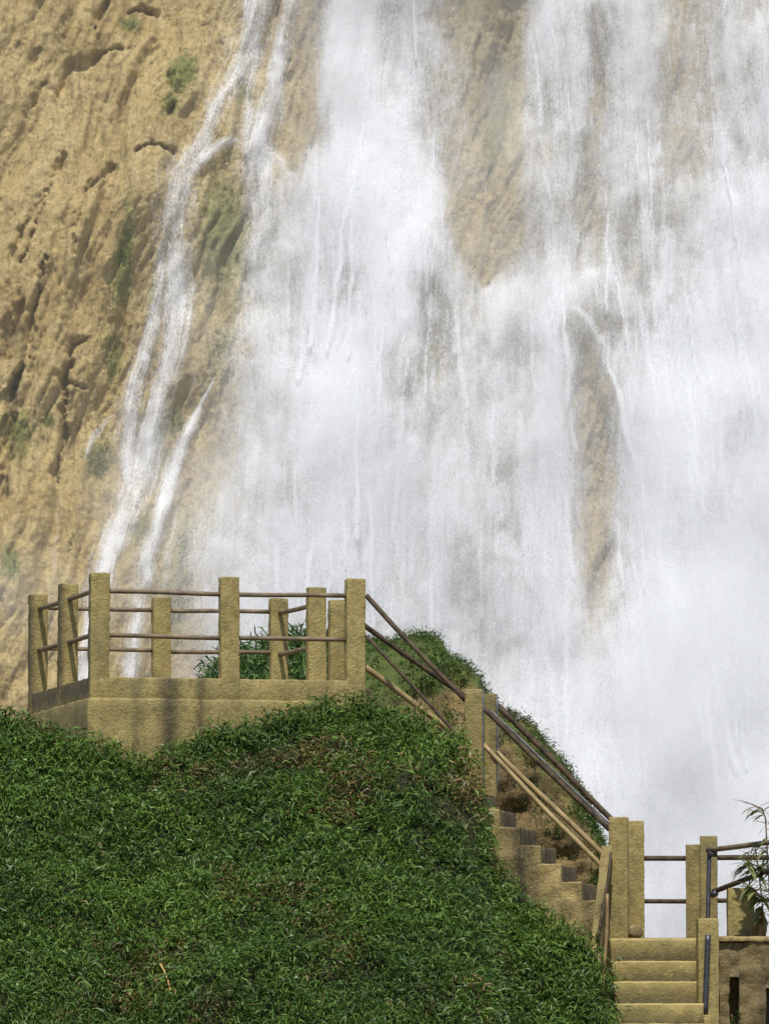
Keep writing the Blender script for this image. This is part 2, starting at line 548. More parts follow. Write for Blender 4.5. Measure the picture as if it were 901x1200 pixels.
# coverage of the main fall, read off the photograph (0 dry .. 9 solid white), every 50 px
DX = np.arange(200, 901, 50)
DM = np.array([
 [0,1,3,1,8.5,7,6,2.5,.3,8,6,7,3,6,5.5],
 [0,1,2,0,8.5,7,6,3,.3,7.5,4.8,7.2,4.2,5.8,6],
 [0,1,2,0,8.5,7,6,3,.3,6.5,4.8,7.2,4.2,5.8,7],
 [0,1,2,2,8.5,8,6,3,.3,6,4.8,6.5,4.4,6,7],
 [0,.5,3,5.5,9,9,7,2,.3,6,4,6,4,7,7],
 [0,.3,3,7,8.2,9,8,.8,.3,6.3,4,5.3,5,7.7,8],
 [0,.3,3,7,7.2,9,8,3,1.5,7.2,5,5.3,6,8.2,8],
 [0,.3,4,6.5,6.5,8.2,6,6,7,7.2,5,4.8,7,8.4,8],
 [0,.5,5,6.5,8.2,7.6,5.4,6.2,6,6.8,3,7.2,8.6,8,8],
 [0,1,6,7,8.4,6.8,5.0,6.2,5.6,7.2,2.4,7.8,8.7,8,8],
 [0,2,5.8,7,8.7,7.2,4.8,6.3,5.6,7.2,2.4,8.2,8.6,7,8],
 [0,4,6,7,8.2,7.2,6,6.3,5.7,7.2,3,8.2,7.6,6.8,8],
 [.5,5,6.4,7,7.6,7.2,6.5,7,6,7.2,2.7,7.4,7.2,7.7,8],
 [.8,5.2,6.4,7,7.2,7,6.2,6.5,5.7,7.2,2.9,7.8,7.8,9,8.2],
 [.8,5.6,6.8,7,6.7,6.3,6.2,6.2,6,6.8,4,8.2,9,9,8.4],
 [.8,5.8,6.8,7,6.3,6.2,6.2,6.2,6,7.2,5.6,8.6,9,9,8.4],
 [1,5.8,6.5,6.5,6.3,6.2,6.2,6,6.2,7.2,7.2,9,9,8.6,8.3],
 [1,5.8,6.5,6.5,6.3,6.2,6.2,6,6.4,7,7.8,8.6,8.6,8.4,8.3],
 [1,5.8,6.5,6.5,6.5,6.5,6.5,6.5,6.8,7.4,7.9,8.4,8.4,8.3,8.3],
 [1,6,6.5,7,7,7,7,7,7.2,7.6,7.8,8.5,8.6,8.5,8.5],
 [1,6,6.5,7,7,7,7,7.2,7.5,7.8,8.2,8.4,8.6,8.6,8.6],
 [1,6,7,7,7,7.4,7.4,7.6,7.8,8.2,8.4,8.8,8.8,8.8,8.8],
 [1,6,7,7,7.5,7.5,7.5,8,8,8.4,8.6,8.9,8.9,8.9,8.9]]) / 9.0

def cubic(p0, p1, p2, p3, t):
    return p1 + 0.5 * t * (p2 - p0 + t * (2 * p0 - 5 * p1 + 4 * p2 - p3 + t * (3 * (p1 - p2) + p3 - p0)))

def density(px, py):
    gx = np.clip((px - 200) / 50.0, 0, 13.999)
    gy = np.clip(py / 50.0, 0, 21.999)
    ix = gx.astype(int); iy = gy.astype(int); fx = gx - ix; fy = gy - iy
    rows = []
    for k in (-1, 0, 1, 2):
        y = np.clip(iy + k, 0, 22)
        rows.append(cubic(*[DM[y, np.clip(ix + j, 0, 14)] for j in (-1, 0, 1, 2)], fx))
    d = np.clip(cubic(*rows, fy), 0, 1)
    d = d * smooth(150, 245, px)
    return d

# bare ribs of rock and sharp edges inside the fall
RIBS = [
    ([(596, -20, 16), (586, 60, 22), (572, 140, 26), (566, 220, 27), (568, 290, 21), (572, 340, 5)], 1.0),
    ([(352, -20, 24), (352, 60, 26), (350, 120, 26), (345, 170, 18), (345, 200, 6)], 0.95),
    ([(672, 385, 4), (685, 420, 16), (696, 470, 22), (700, 540, 20), (700, 620, 16), (690, 690, 12), (690, 730, 4)], 0.36),
    ([(700, 10, 6), (692, 120, 12), (688, 250, 9), (680, 320, 5)], 0.25),
    ([(800, -20, 20), (800, 90, 26), (790, 170, 10)], 0.15),
    ([(490, 375, 8), (488, 430, 22), (492, 475, 8)], 0.08),
    ([(245, 205, 10), (258, 230, 28), (262, 300, 32), (250, 370, 24), (245, 410, 8)], 1.0),
]
# bright ropes of water: polyline (x, y, half width), strength
ROPES = [
    ([(425, -20, 22), (430, 60, 18), (428, 120, 18), (440, 160, 30), (470, 210, 45), (500, 270, 28)], 0.6),
    ([(735, -20, 20), (738, 80, 22), (732, 170, 18), (722, 260, 14), (716, 330, 10)], 0.45),
    ([(640, 10, 26), (625, 90, 14), (618, 200, 12), (622, 300, 20)], 0.35),
    ([(672, 368, 3), (690, 385, 5), (706, 408, 8), (722, 445, 16), (740, 500, 30)], 0.75),
    ([(560, 352, 6), (585, 345, 8), (610, 340, 14), (650, 370, 20)], 0.35),
    ([(780, 300, 20), (800, 420, 30), (770, 520, 30), (750, 620, 20)], 0.35),
    ([(880, 620, 20), (840, 680, 40), (800, 740, 50), (760, 790, 40)], 0.45),
    ([(640, 440, 14), (650, 520, 18), (648, 600, 14), (655, 680, 10), (628, 740, 8), (640, 800, 12)], 0.3),
    ([(420, 450, 30), (405, 540, 26), (390, 620, 18)], 0.35),
    ([(505, 560, 20), (490, 640, 16)], 0.2),
]
def main_density(px, py):
    wx = px + 10 * fbm(px * 0.02, py * 0.012, 1.0, 3)
    wy = py + 10 * fbm(px * 0.02, py * 0.012, 5.0, 3)
    d = density(wx, wy)
    d = d + np.clip(4 * d * (1 - d), 0, 1) * (0.24 * fbm(wx * 0.030, wy * 0.010, 11.0, 4, 0.6) + 0.20 * fbm(wx * 0.035, wy * 0.030, 21.0, 5, 0.62))
    d = np.clip(d, 0, 1)
    for line, k in ROPES:
        b, al, sg, w = seg_dist(wx, wy, line)
        d = np.maximum(d, d + k * (1 - d) * np.exp(-(b / np.maximum(w, 1)) ** 2))
    for line, k in RIBS:
        b, al, sg, w = seg_dist(wx, wy, line)
        d = d * (1 - 0.80 * k * (1 - smooth(0.35, 1.7, b / np.maximum(w, 1))))
    return np.clip(d, 0, 1)

# narrow cascades on the left
THIN = [
    [(304, -20, 16), (292, 50, 14), (276, 85, 10), (258, 110, 9), (246, 145, 10), (228, 178, 12), (212, 205, 15), (204, 250, 17), (203, 300, 17)],
    [(203, 290, 15), (206, 340, 12), (200, 400, 10), (188, 450, 11), (176, 500, 14), (160, 555, 14), (143, 600, 12), (126, 645, 11), (114, 690, 11), (104, 760, 11), (98, 830, 11), (90, 950, 12), (84, 1200, 14)],
    [(196, 285, 10), (186, 335, 7), (174, 385, 8), (160, 430, 10), (150, 470, 12), (146, 515, 9), (150, 560, 9)],
    [(340, -20, 12), (330, 50, 9), (322, 95, 11), (312, 130, 13), (302, 165, 12), (302, 200, 13), (306, 250, 13), (300, 330, 16)],
    [(300, 10, 13), (296, 60, 9), (292, 100, 6), (288, 150, 6), (290, 175, 7), (300, 200, 9)],
    [(270, 160, 4), (283, 166, 6), (293, 184, 8), (301, 212, 11)],
    [(276, 161, 3), (258, 167, 5), (236, 182, 7), (215, 205, 11), (206, 235, 12)],
    [(250, 440, 1), (238, 462, 2), (224, 486, 5), (210, 520, 6), (198, 560, 8), (186, 605, 8), (172, 650, 9), (160, 700, 9), (150, 790, 9), (148, 830, 9), (142, 950, 10), (136, 1200, 12)],
    [(222, 330, 5), (220, 380, 6), (210, 420, 6), (196, 455, 8)],
    [(222, 395, 2), (226, 430, 3), (222, 470, 2)],
    [(144, 478, 6), (122, 486, 4), (106, 506, 4), (97, 532, 2)],
    [(206, 590, 3), (196, 640, 6), (188, 700, 7), (182, 790, 7)],
    [(70, 570, 2), (64, 620, 4), (58, 690, 5), (56, 760, 5)],
    [(262, 90, 4), (252, 130, 5), (235, 160, 6)],
    [(222, 100, 2), (232, 130, 2), (228, 160, 3)],
]
THIN_K = [.85, 1.12, 1, 1, .8, .7, .95, 1.08, .8, .4, .5, .55, .3, .6, .3]
def thin_density(px, py):
    wx = px + 3.0 * fbm(px * 0.05, py * 0.03, 2.0, 3)
    d = np.zeros(px.shape); fu = (px / 75.0).copy(); fv = (py / 75.0).copy()
    for i, (line, k) in enumerate(zip(THIN, THIN_K)):
        b, al, sg, w = seg_dist(wx, py, line)
        q = k * 0.86 * np.exp(-(b / np.maximum(w, 1) / 1.5) ** 2.0)
        m = q > d
        fu = np.where(m & (q > 0.03), sg / 75.0 + 3 * i, fu)
        fv = np.where(m & (q > 0.03), al / 75.0, fv)
        d = np.maximum(d, q)
    # faint film between the strands
    d = np.maximum(d, 0.42 * blobs(px, py, [(275, 60, 45, 90, 12, 1), (215, 250, 26, 80, 8, 1), (176, 480, 26, 110, 14, .8), (300, 120, 26, 100, 0, .9), (195, 620, 30, 90, 10, .6)]))
    return np.clip(d, 0, 1), np.stack([fu, fv, 0 * fu], -1)

CRACKS = [  # polyline (x, y, half width px), depth m
    ([(62, 112, 3), (70, 98, 6), (82, 72, 6), (98, 70, 4), (118, 55, 3), (150, 48, 2)], 0.28),
    ([(0, 590, 6), (6, 540, 8), (12, 470, 9), (20, 440, 5), (26, 425, 2)], 0.45),
    ([(6, 415, 3), (16, 380, 6), (26, 352, 4)], 0.35),
    ([(66, 552, 3), (72, 500, 2.5), (76, 440, 3.5), (84, 400, 2.5), (98, 394, 2)], 0.4),
    ([(78, 446, 2), (98, 449, 2)], 0.2),
    ([(36, 415, 2), (40, 370, 2), (48, 320, 2), (52, 300, 1.5)], 0.25),
    ([(66, 204, 3), (72, 190, 3), (78, 178, 2)], 0.3),
    ([(100, 222, 2), (120, 206, 3), (135, 195, 2)], 0.25),
    ([(150, 6, 3), (165, 2, 4), (178, 8, 2)], 0.4),
    ([(160, 175, 2), (178, 166, 3), (202, 176, 2)], 0.3),
    ([(36, 66, 2), (44, 52, 2)], 0.2), ([(12, 300, 2), (36, 250, 3), (60, 215, 2)], 0.3),
    ([(86, 300, 1.5), (92, 250, 2), (104, 210, 2)], 0.2), ([(25, 310, 1.5), (50, 240, 2)], 0.25),
    ([(196, 80, 3), (206, 110, 3), (196, 130, 2)], 0.25), ([(335, 60, 1.5), (330, 90, 2)], 0.2),
    ([(112, 20, 3), (118, 6, 4), (125, -8, 4)], 0.35), ([(30, 130, 2), (45, 100, 2), (50, 90, 1)], 0.2),
]
MOSS = [(212, 82, 20, 26, 20, .75), (200, 118, 14, 16, 0, .6), (285, 100, 12, 22, 0, .6), (145, 300, 13, 70, 8, .62), (130, 410, 14, 40, 0, .5),
        (262, 270, 34, 85, 0, .66), (150, 20, 16, 14, 0, .6), (110, 535, 22, 30, 0, .5), (20, 505, 20, 34, 0, .55), (55, 490, 8, 10, 0, .7),
        (162, 615, 14, 22, 20, .62), (200, 545, 8, 40, 12, .5), (205, 490, 14, 18, 0, .6), (215, 640, 12, 60, 5, .55), (584, 130, 18, 90, 8, .62),
        (12, 660, 16, 26, 0, .6), (180, 340, 12, 40, 10, .42), (262, 400, 20, 40, 0, .4), (190, 560, 16, 30, 10, .4), (205, 700, 16, 70, 0, .5)]
DARK = [(120, 40, 16, 18, 20, .62), (150, 22, 22, 12, 20, .6), (120, 155, 8, 22, 0, .6), (150, 175, 36, 12, -14, .5), (124, 190, 9, 14, 0, .5), (20, 45, 14, 10, 0, .5),
        (14, 460, 14, 44, 6, .7), (110, 535, 24, 36, 0, .55), (125, 580, 24, 22, 0, .5), (50, 230, 16, 60, 24, .38), (18, 385, 10, 36, 10, .55), (576, 90, 10, 60, 14, .85),
        (562, 130, 12, 40, 14, .7), (2, 700, 30, 24, 0, .55), (205, 90, 14, 14, 0, .4), (8, 560, 8, 50, 0, .6), (25, 510, 20, 20, 0, .5), (198, 120, 12, 40, 0, .35)]

def cliff_y(X, Z):
    """distance of the rock face, with folds, ledges and cracks"""
    px, py = project(X, CY0 + CLEAN * Z, Z)
    wob = fbm(X * 0.5, Z * 0.4, 3.3, 3) * 0.3
    th = R(74)
    s = X * math.sin(th) - Z * math.cos(th) + wob
    al = X * math.cos(th) + Z * math.sin(th)
    rel = 0.65 * fbm(X * 0.23, Z * 0.16, 0.7, 3)
    rel -= 0.24 * ridged(s * 1.2, al * 0.17, 4.1, 4)
    rel += 0.05 * fbm(X * 1.3 + 0.5 * wob, Z * 0.8, 8.0, 4, 0.5)
    rel -= 0.062 * ridged(s * 3.2, al * 0.36, 2.0, 4, 0.6)
    rel += 0.030 * fbm(X * 7 + s * 3, Z * 5, 1.0, 4, 0.7)
    rel += 0.012 * np.abs(fbm(X * 14, Z * 11, 5.0, 2, 0.6))
    # hollow of the green alcove under the arch and the step of the main fall
    rel -= 0.12 * blobs(px, py, [(262, 290, 36, 110, 0, 1)])
    rel += 0.5 * blobs(px, py, [(262, 140, 60, 50, 0, .35), (470, 240, 120, 110, 0, .5), (640, 380, 90, 80, 0, .5)])
    # the rock foot pushes forward towards the bottom
    rel += 0.9 * smooth(9.0, 0, Z)
    cwx = px + 5 * fbm(X * 2.2, Z * 2.2, 6.0, 5, 0.62)
    cwy = py + 5 * fbm(X * 2.2, Z * 2.2, 9.0, 5, 0.62)
    cwd = np.clip(0.75 + 1.1 * fbm(X * 2.6, Z * 2.6, 1.0, 3), 0.4, 1.8)
    for line, dep in CRACKS:
        b, a2, sg, w = seg_dist(cwx, cwy, line)
        w = np.maximum(w * cwd, .4)
        rel -= 0.62 * dep * np.exp(-np.where(sg > 0, b / (w * 2.2), b / (w * 0.7)) ** 2)
    return CY0 + CLEAN * Z - rel, px, py

xs = axis(-24, -6.6, 6.6, 24, 0.032, 0.3)
zs = axis(-2.0, 2.6, 16.2, 30, 0.032, 0.25)
X, Z = np.meshgrid(xs, zs, indexing='ij')
Yc, px, py = cliff_y(X, Z)
dm = main_density(px, py)
moss = np.clip(blobs(px, py, MOSS) * 1.12, 0, 1); dark = blobs(px, py, DARK)
wet = np.clip(smooth(230, 330, px) * 0.75 + 0.4 * smooth(120, 200, px) * smooth(100, 420, py), 0, 1)
wet = wet * (1 - 0.75 * blobs(px, py, [(350, 80, 40, 110, 0, 1), (575, 240, 40, 160, 0, .9), (695, 560, 40, 180, 0, .8), (790, 60, 60, 120, 0, .6), (490, 420, 40, 70, 0, .7)]))
cl = mesh_np('cliff', np.stack([X, Yc, Z], -1).reshape(-1, 3), grid_quads(len(xs), len(zs)), M['rock'],
             attrs={'moss': moss.ravel(), 'dark': dark.ravel(), 'wet': wet.ravel()})
tag(cl, 'tan folded rock cliff streaked with moss behind the falling water', kind='structure')

# ---------------------------------------------------------------- water
def water_sheet(name, mat, xs, zs, off, fn, label, relief, seed, fine=1.0):
    X, Z = np.meshgrid(xs, zs, indexing='ij')
    Y, px, py = cliff_base(X, Z)
    d, flow = fn(px, py, X, Z)
    thick = relief * (0.4 * fbm(X * 0.55, Z * 0.35, seed, 2) + fine * (0.25 * fbm(X * 1.7, Z * 0.6, seed + 4, 3) + 0.08 * fbm(X * 5, Z * 1.0, seed + 7, 3)))
    Yw = Y - off - thick - 0.35 * relief * d
    Yr = cliff_y(X, Z)[0]
    for _ in range(4):
        Yr[1:-1, 1:-1] = np.minimum(Yr[1:-1, 1:-1], 0.25 * (Yr[:-2, 1:-1] + Yr[2:, 1:-1] + Yr[1:-1, :-2] + Yr[1:-1, 2:]))
    h = np.clip(0.5 + 0.5 * (Yw - (Yr - 0.3 * off)) / 0.35, 0, 1)
    Yw = Yw * (1 - h) + (Yr - 0.3 * off) * h - 0.35 * h * (1 - h)
    Yw = np.minimum(Yw, Yr - 0.05)
    o = mesh_np(name, np.stack([X, Yw, Z], -1).reshape(-1, 3), grid_quads(len(xs), len(zs)), mat,
                attrs={'dens': d.ravel(), 'flow': flow.reshape(-1, 3)})
    return tag(o, label, kind='structure')

def cliff_base(X, Z):
    Yd, px, py = cliff_y(X, Z)
    Ys = CY0 + CLEAN * Z - (0.65 * fbm(X * 0.23, Z * 0.16, 0.7, 3) + 0.5 * blobs(px, py, [(262, 140, 60, 50, 0, .35), (470, 240, 120, 110, 0, .5), (640, 380, 90, 80, 0, .5)]) + 0.9 * smooth(9.0, 0, Z)
                             - 0.12 * blobs(px, py, [(262, 290, 36, 110, 0, 1)]))
    return Ys, px, py

xt = np.arange(-6.4, -1.0, 0.03); zt = axis(-1.6, 2.6, 16.2, 20, 0.03, 0.12)
Xt, Zt = np.meshgrid(xt, zt, indexing='ij')
Yt, pxt, pyt = cliff_y(Xt, Zt)
dt, ft = thin_density(pxt, pyt)
# the strands lie on the rock itself, smoothed a little so that they bridge its cracks
for _ in range(6):
    Yt[1:-1, 1:-1] = 0.2 * (Yt[1:-1, 1:-1] + Yt[:-2, 1:-1] + Yt[2:, 1:-1] + Yt[1:-1, :-2] + Yt[1:-1, 2:])
Yt = Yt - 0.05 - 0.10 * dt
dt = dt * (0.70 + 0.30 * np.clip(fbm(Xt * 2.2, Zt * 1.1, 3.0, 4) + 0.2, -1, 1))
o = mesh_np('side_cascade', np.stack([Xt, Yt, Zt], -1).reshape(-1, 3), grid_quads(len(xt), len(zt)), M['veil'],
            attrs={'dens': dt.ravel(), 'flow': ft.reshape(-1, 3)})
tag(o, 'thin white cascades trickling down the tan rock left of the main fall', kind='structure')

def main_fn(px, py, X, Z):
    d = main_density(px, py)
    fan = (px - 520) / 75.0
    return d, np.stack([fan + 0.25 * fbm(X * 0.4, Z * 0.3, 2.0, 2), py / 75.0, 0 * px], -1)
xm = axis(-5.2, -4.2, 6.6, 12, 0.045, 0.3); zm = axis(-1.6, -1.0, 16.2, 28, 0.045, 0.3)
water_sheet('waterfall', M['water'], xm, zm, 0.26, lambda a, b, X, Z: (np.clip(main_fn(a, b, X, Z)[0] ** 1.42 * 0.95, 0, 1), main_fn(a, b, X, Z)[1]),
            'broad white waterfall pouring down the rock face', 0.34, 3.0)
def back_fn(px, py, X, Z):
    d, f = main_fn(px + 6, py - 8, X, Z)
    return np.clip(d ** 1.3 * 0.56, 0, 1), f + np.array([7.0, 3.0, 0])
xb = axis(-7.4, -6.4, 6.6, 12, 0.07, 0.3); zb = axis(-1.6, -1.0, 16.2, 28, 0.07, 0.3)
water_sheet('waterfall_veil', M['veil'], xb, zb, 0.12, back_fn, 'inner veil of white water close against the rock', 0.3, 13.0)
# ropes of solid water inside the fall: each wanders down from a ledge and breaks up
STRANDS = []
while len(STRANDS) < 190:
    x = rng.uniform(300, 905); y = rng.uniform(-60, 900)
    d0 = main_density(np.array([x]), np.array([y]))[0]
    if rng.uniform() > d0 ** 2.0 or d0 < 0.45: continue
    n_ = rng.integers(4, 9); w0 = rng.choice([rng.uniform(1.4, 3.5), rng.uniform(5.0, 11.0)]) * (1 + 0.7 * (y > 350))
    sl = (x - 500) / 900.0 * 0.35 + rng.normal() * 0.05
    line = []
    for i in range(n_ + 1):
        f = i / n_
        line.append((x, y, max(0.6, w0 * (0.25 + 2.2 * f * (1.15 - f)))))
        x += sl * 26 + rng.normal() * 1.4; y += rng.uniform(18, 34)
    STRANDS.append((line, rng.uniform(0.5, 0.85) * (1.0 if w0 < 5 else 0.72)))
def strand_fn(px, py, X, Z):
    wx = px + 2.2 * fbm(px * 0.06, py * 0.02, 41.0, 4, 0.6); wy = py
    dd_ = np.zeros(px.shape); fu = (px / 75.0).copy(); fv = (py / 75.0).copy()
    for i, (line, k) in enumerate(STRANDS):
        x_ = [l[0] for l in line]; y_ = [l[1] for l in line]
        m = (wx > min(x_) - 26) & (wx < max(x_) + 26) & (wy > min(y_) - 26) & (wy < max(y_) + 26)
        if not m.any(): continue
        b, al, sg, w = seg_dist(wx[m], wy[m], line)
        q = k * np.exp(-(b / w / 1.3) ** 2)
        cur = dd_[m]; t1 = q > cur
        dd_[m] = np.where(t1, q, cur)
    return dd_ * smooth(0.15, 0.7, main_density(px, py)), np.stack([fu, fv, 0 * fu], -1)
xr2 = np.arange(-3.0, 6.7, 0.034); zr2 = np.arange(-0.4, 16.2, 0.040)
water_sheet('waterfall_ropes', M['veil'], xr2, zr2, 0.40, strand_fn, 'bright ropes of white water inside the waterfall', 0.06, 3.0)

def mist_fn(px, py, X, Z):
    d = density(px, py)
    low = smooth(150, 520, py)
    m = d * (0.16 + 0.64 * low)
    for line, k in RIBS:
        b, al, sg, w = seg_dist(px, py, line)
        m = m * (1 - 0.12 * k * (1 - smooth(0.3, 1.8, b / np.maximum(w, 1))) * (1 - 0.5 * low))
    m = np.maximum(m, 0.30 * smooth(290, 400, px) * (1 - 0.5 * blobs(px, py, [(578, 120, 34, 170, 8, 1)])))
    m = np.maximum(m, 0.2 * blobs(px, py, [(190, 640, 90, 150, 0, 1), (240, 420, 60, 160, 0, .7), (60, 700, 90, 90, 0, .6)]))
    return np.clip(m, 0, 1), np.stack([(px - 520) / 75.0, py / 75.0, 0 * px], -1)
for i, off in enumerate((0.7, 1.2)):
    o = water_sheet('spray', M['spray_sheet'], xb, zb, off, mist_fn, 'fine spray drifting in front of the waterfall', 0.25, 23.0 + 9 * i, 0.0)
    o['kind'] = 'stuff'

# drops thrown off the fall
ND = 26000
dxp = rng.uniform(180, 900, ND * 4); dyp = rng.uniform(0, 1090, ND * 4)
dd = density(dxp, dyp)
keep = rng.uniform(size=ND * 4) < (4 * dd * (1 - dd)) ** 1.3 * smooth(0, 300, dyp + 100) * 0.9
dxp, dyp, dd = dxp[keep][:ND], dyp[keep][:ND], dd[keep][:ND]
Yn = rng.uniform(65.0, 67.6, len(dxp))
v_ = (CY - dyp) / FPX
tt = Yn / (CP - v_ * SP)
c = np.stack([(dxp - CX) / FPX * tt, Yn + 0.12 * (SP + v_ * CP) * tt, (SP + v_ * CP) * tt], -1)
sz = rng.uniform(0.002, 0.0055, len(c)) * (1 + (rng.uniform(size=len(c)) < 0.06) * 1.0)
el = rng.uniform(1.2, 3.2, len(c))
tet = np.array([[0.9, 0, -0.6], [-0.5, 0.8, -0.6], [-0.5, -0.8, -0.6], [0, 0, 1.0]])
vv = c[:, None, :] + tet[None] * sz[:, None, None] * np.stack([np.ones_like(el), np.ones_like(el), el], -1)[:, None, :]
tri = (np.arange(len(c))[:, None, None] * 4 + np.array([[0, 2, 1], [0, 1, 3], [1, 2, 3], [2, 0, 3]])[None]).reshape(-1, 3)
o = mesh_np('water_drops', vv.reshape(-1, 3), None, M['drops'], tris=tri)
tag(o, 'scattered white drops flung out from the waterfall', kind='stuff')

# mist hanging in front of the fall
t = NT('mist')
pv = t.n('ShaderNodeVolumePrincipled')
pv.inputs['Color'].default_value = (1, 1, 1, 1)
pv.inputs['Density'].default_value = 0.0045
pv.inputs['Anisotropy'].default_value = -0.25
t.l(pv.outputs[0], t.out.inputs['Volume'])
x0, x1, y0, y1, z0, z1 = -30, 30, 59.5, 76.0, -1.5, 34
bv = [(x0, y0, z0), (x1, y0, z0), (x1, y1, z0), (x0, y1, z0), (x0, y0, z1), (x1, y0, z1), (x1, y1, z1), (x0, y1, z1)]
o = mesh_np('mist', bv, [(0, 3, 2, 1), (4, 5, 6, 7), (0, 1, 5, 4), (1, 2, 6, 5), (2, 3, 7, 6), (3, 0, 4, 7)], t.m, smooth_shade=False)
tag(o, 'thin white mist hanging in front of the rock face', kind='stuff')

# ---------------------------------------------------------------- the grassy hill in front
HP = [(-300, 838, 40.0), (-60, 838, 40.0), (0, 846, 40.0), (40, 858, 39.95), (100, 876, 39.93), (150, 892, 40.0), (176, 902, 40.04), (200, 890, 40.1), (260, 868, 40.22),
      (330, 846, 40.36), (370, 834, 40.44), (430, 828, 40.5), (480, 846, 40.35), (525, 868, 40.2), (548, 895, 40.06), (558, 945, 40.02), (566, 985, 40.0),
      (585, 1040, 39.98), (620, 1076, 39.9), (660, 1094, 39.7), (685, 1106, 39.45), (704, 1124, 39.3), (712, 1180, 39.3), (718, 1330, 39.3), (900, 1340, 39.3)]
HX = np.array([P(a, b, y).x for a, b, y in HP]); HZ = np.array([P(a, b, y).z for a, b, y in HP]); HY = np.array([y for a, b, y in HP])
def hill_z(x, y):
    zr = np.interp(x, HX, HZ); yw = np.interp(x, HX, HY)
    d = yw - y
    z = zr - np.where(d > 0, 0.70 * d, -0.5 * d) + (0.12 * fbm(x * 0.9, y * 0.9, 4.0, 3) + 0.22 * (np.abs(fbm(x * 1.9, y * 1.9, 14.0, 2)) - 0.42)) * smooth(0.0, 0.5, d) + 0.03 * fbm(x * 4, y * 4, 2.0, 2)
    return np.maximum(z, -1.66)
hx = axis(-9.0, -3.8, 2.2, 2.4, 0.045, 0.3); hy = axis(32.0, 35.8, 40.7, 40.8, 0.05, 0.3)
X, Y = np.meshgrid(hx, hy, indexing='ij')
Zh = hill_z(X, Y)
tag(mesh_np('hill', np.stack([X, Y, Zh], -1).reshape(-1, 3), grid_quads(len(hx), len(hy)), M['soil']), 'steep soil slope under the green leaves', kind='structure')

def foliage_on(x, y, zfun, nleaf, spread, len_rng, wid_rng, hgt, face, col_fn):
    """tufts of leaves rising from a surface: (x, y) are tuft feet"""
    N = len(x)
    e = 0.03
    z = zfun(x, y)
    nx = -(zfun(x + e, y) - z) / e; ny = -(zfun(x, y + e) - z) / e
    nrm = np.stack([nx, ny, np.ones(N)], -1); nrm /= np.linalg.norm(nrm, axis=1)[:, None]
    h = rng.uniform(hgt[0], hgt[1], N)
    top = np.stack([x, y, z], -1) + nrm * h[:, None] * 0.6 + np.array([0, 0, 1.0]) * h[:, None] * 0.4
    pos = np.repeat(top, nleaf, 0) + rng.normal(size=(N * nleaf, 3)) * spread
    d = rng.normal(size=(N * nleaf, 3)) * np.array([1, 1, 0.55]) + np.repeat(nrm, nleaf, 0) * face
    big = np.repeat(np.clip(1.0 + 0.45 * fbm(x * 1.6, y * 1.6, 31.0, 3), 0.6, 1.7) * np.where(rng.uniform(size=N) < 0.04, 1.6, 1.0), nleaf)
    L = rng.uniform(len_rng[0], len_rng[1], N * nleaf) * big
    w = rng.uniform(wid_rng[0], wid_rng[1], N * nleaf)
    col = col_fn(pos)
    return leaf_arrays(pos, d, L, w, rng.uniform(0.2, 1.6, N * nleaf), col)

def green(pos, brown=0.0):
    N = len(pos)
    n = fbm(pos[:, 0] * 1.1, pos[:, 1] * 1.1, pos[:, 2] * 1.1 + 3, 3)
    r = rng.uniform(size=N)
    a = np.array([0.078, 0.168, 0.022]); b = np.array([0.162, 0.252, 0.042]); c = np.array([0.045, 0.100, 0.018])
    t = rng.uniform(size=N)[:, None]
    col = a * (1 - t) + b * t
    col = np.where((r < 0.25)[:, None], c, col)
    # patches of dry leaves
    dry = smooth(0.42, 0.85, n + 0.20 * rng.normal(size=N) + brown)
    dc = np.array([0.23, 0.165, 0.06]) * rng.uniform(0.5, 1.3, N)[:, None]
    col = np.where((rng.uniform(size=N) < dry * 0.7)[:, None], dc, col)
    tone = fbm(pos[:, 0] * 0.8, pos[:, 1] * 0.8, pos[:, 2] * 0.8 + 40, 4, 0.6)[:, None]
    col = col * (1 + np.clip(tone, -0.6, 0.6) * np.array([0.5, 0.45, 0.3]))
    return col * rng.uniform(0.7, 1.3, N)[:, None]

def hill_brown(pos):
    px, py = project(pos[:, 0], pos[:, 1], pos[:, 2])
    br = blobs(px, py, [(545, 940, 34, 100, 0, .75), (470, 1080, 50, 60, 0, .2), (150, 965, 60, 20, 0, .25), (110, 1060, 40, 14, 0, .25), (300, 900, 60, 30, 0, .12), (200, 1190, 90, 24, 0, .3), (520, 1150, 40, 50, 0, .2)])
    return green(pos, br)

NT_ = 31000
fx = rng.uniform(-4.6, 2.06, NT_); fy = rng.uniform(36.0, 40.55, NT_)
ywall = np.interp(fx, HX, HY)
k = fy < ywall - 0.03
clump = fbm(fx * 2.2, fy * 2.2, 7.0, 3)
sparse = smooth(-0.9, 0.0, fx) * smooth(38.0, 39.2, fy) + 0.35 * smooth(0.0, 0.5, fbm(fx * 0.7, fy * 0.7, 17.0, 2))
k &= rng.uniform(size=NT_) < smooth(-1.3 + 0.5 * sparse, -0.35 + 0.55 * sparse, clump)
fx, fy = fx[k], fy[k]
v, q, t_, c = foliage_on(fx, fy, hill_z, 7, 0.035, (0.048, 0.108), (0.009, 0.018), (0.02, 0.15), 0.55, hill_brown)
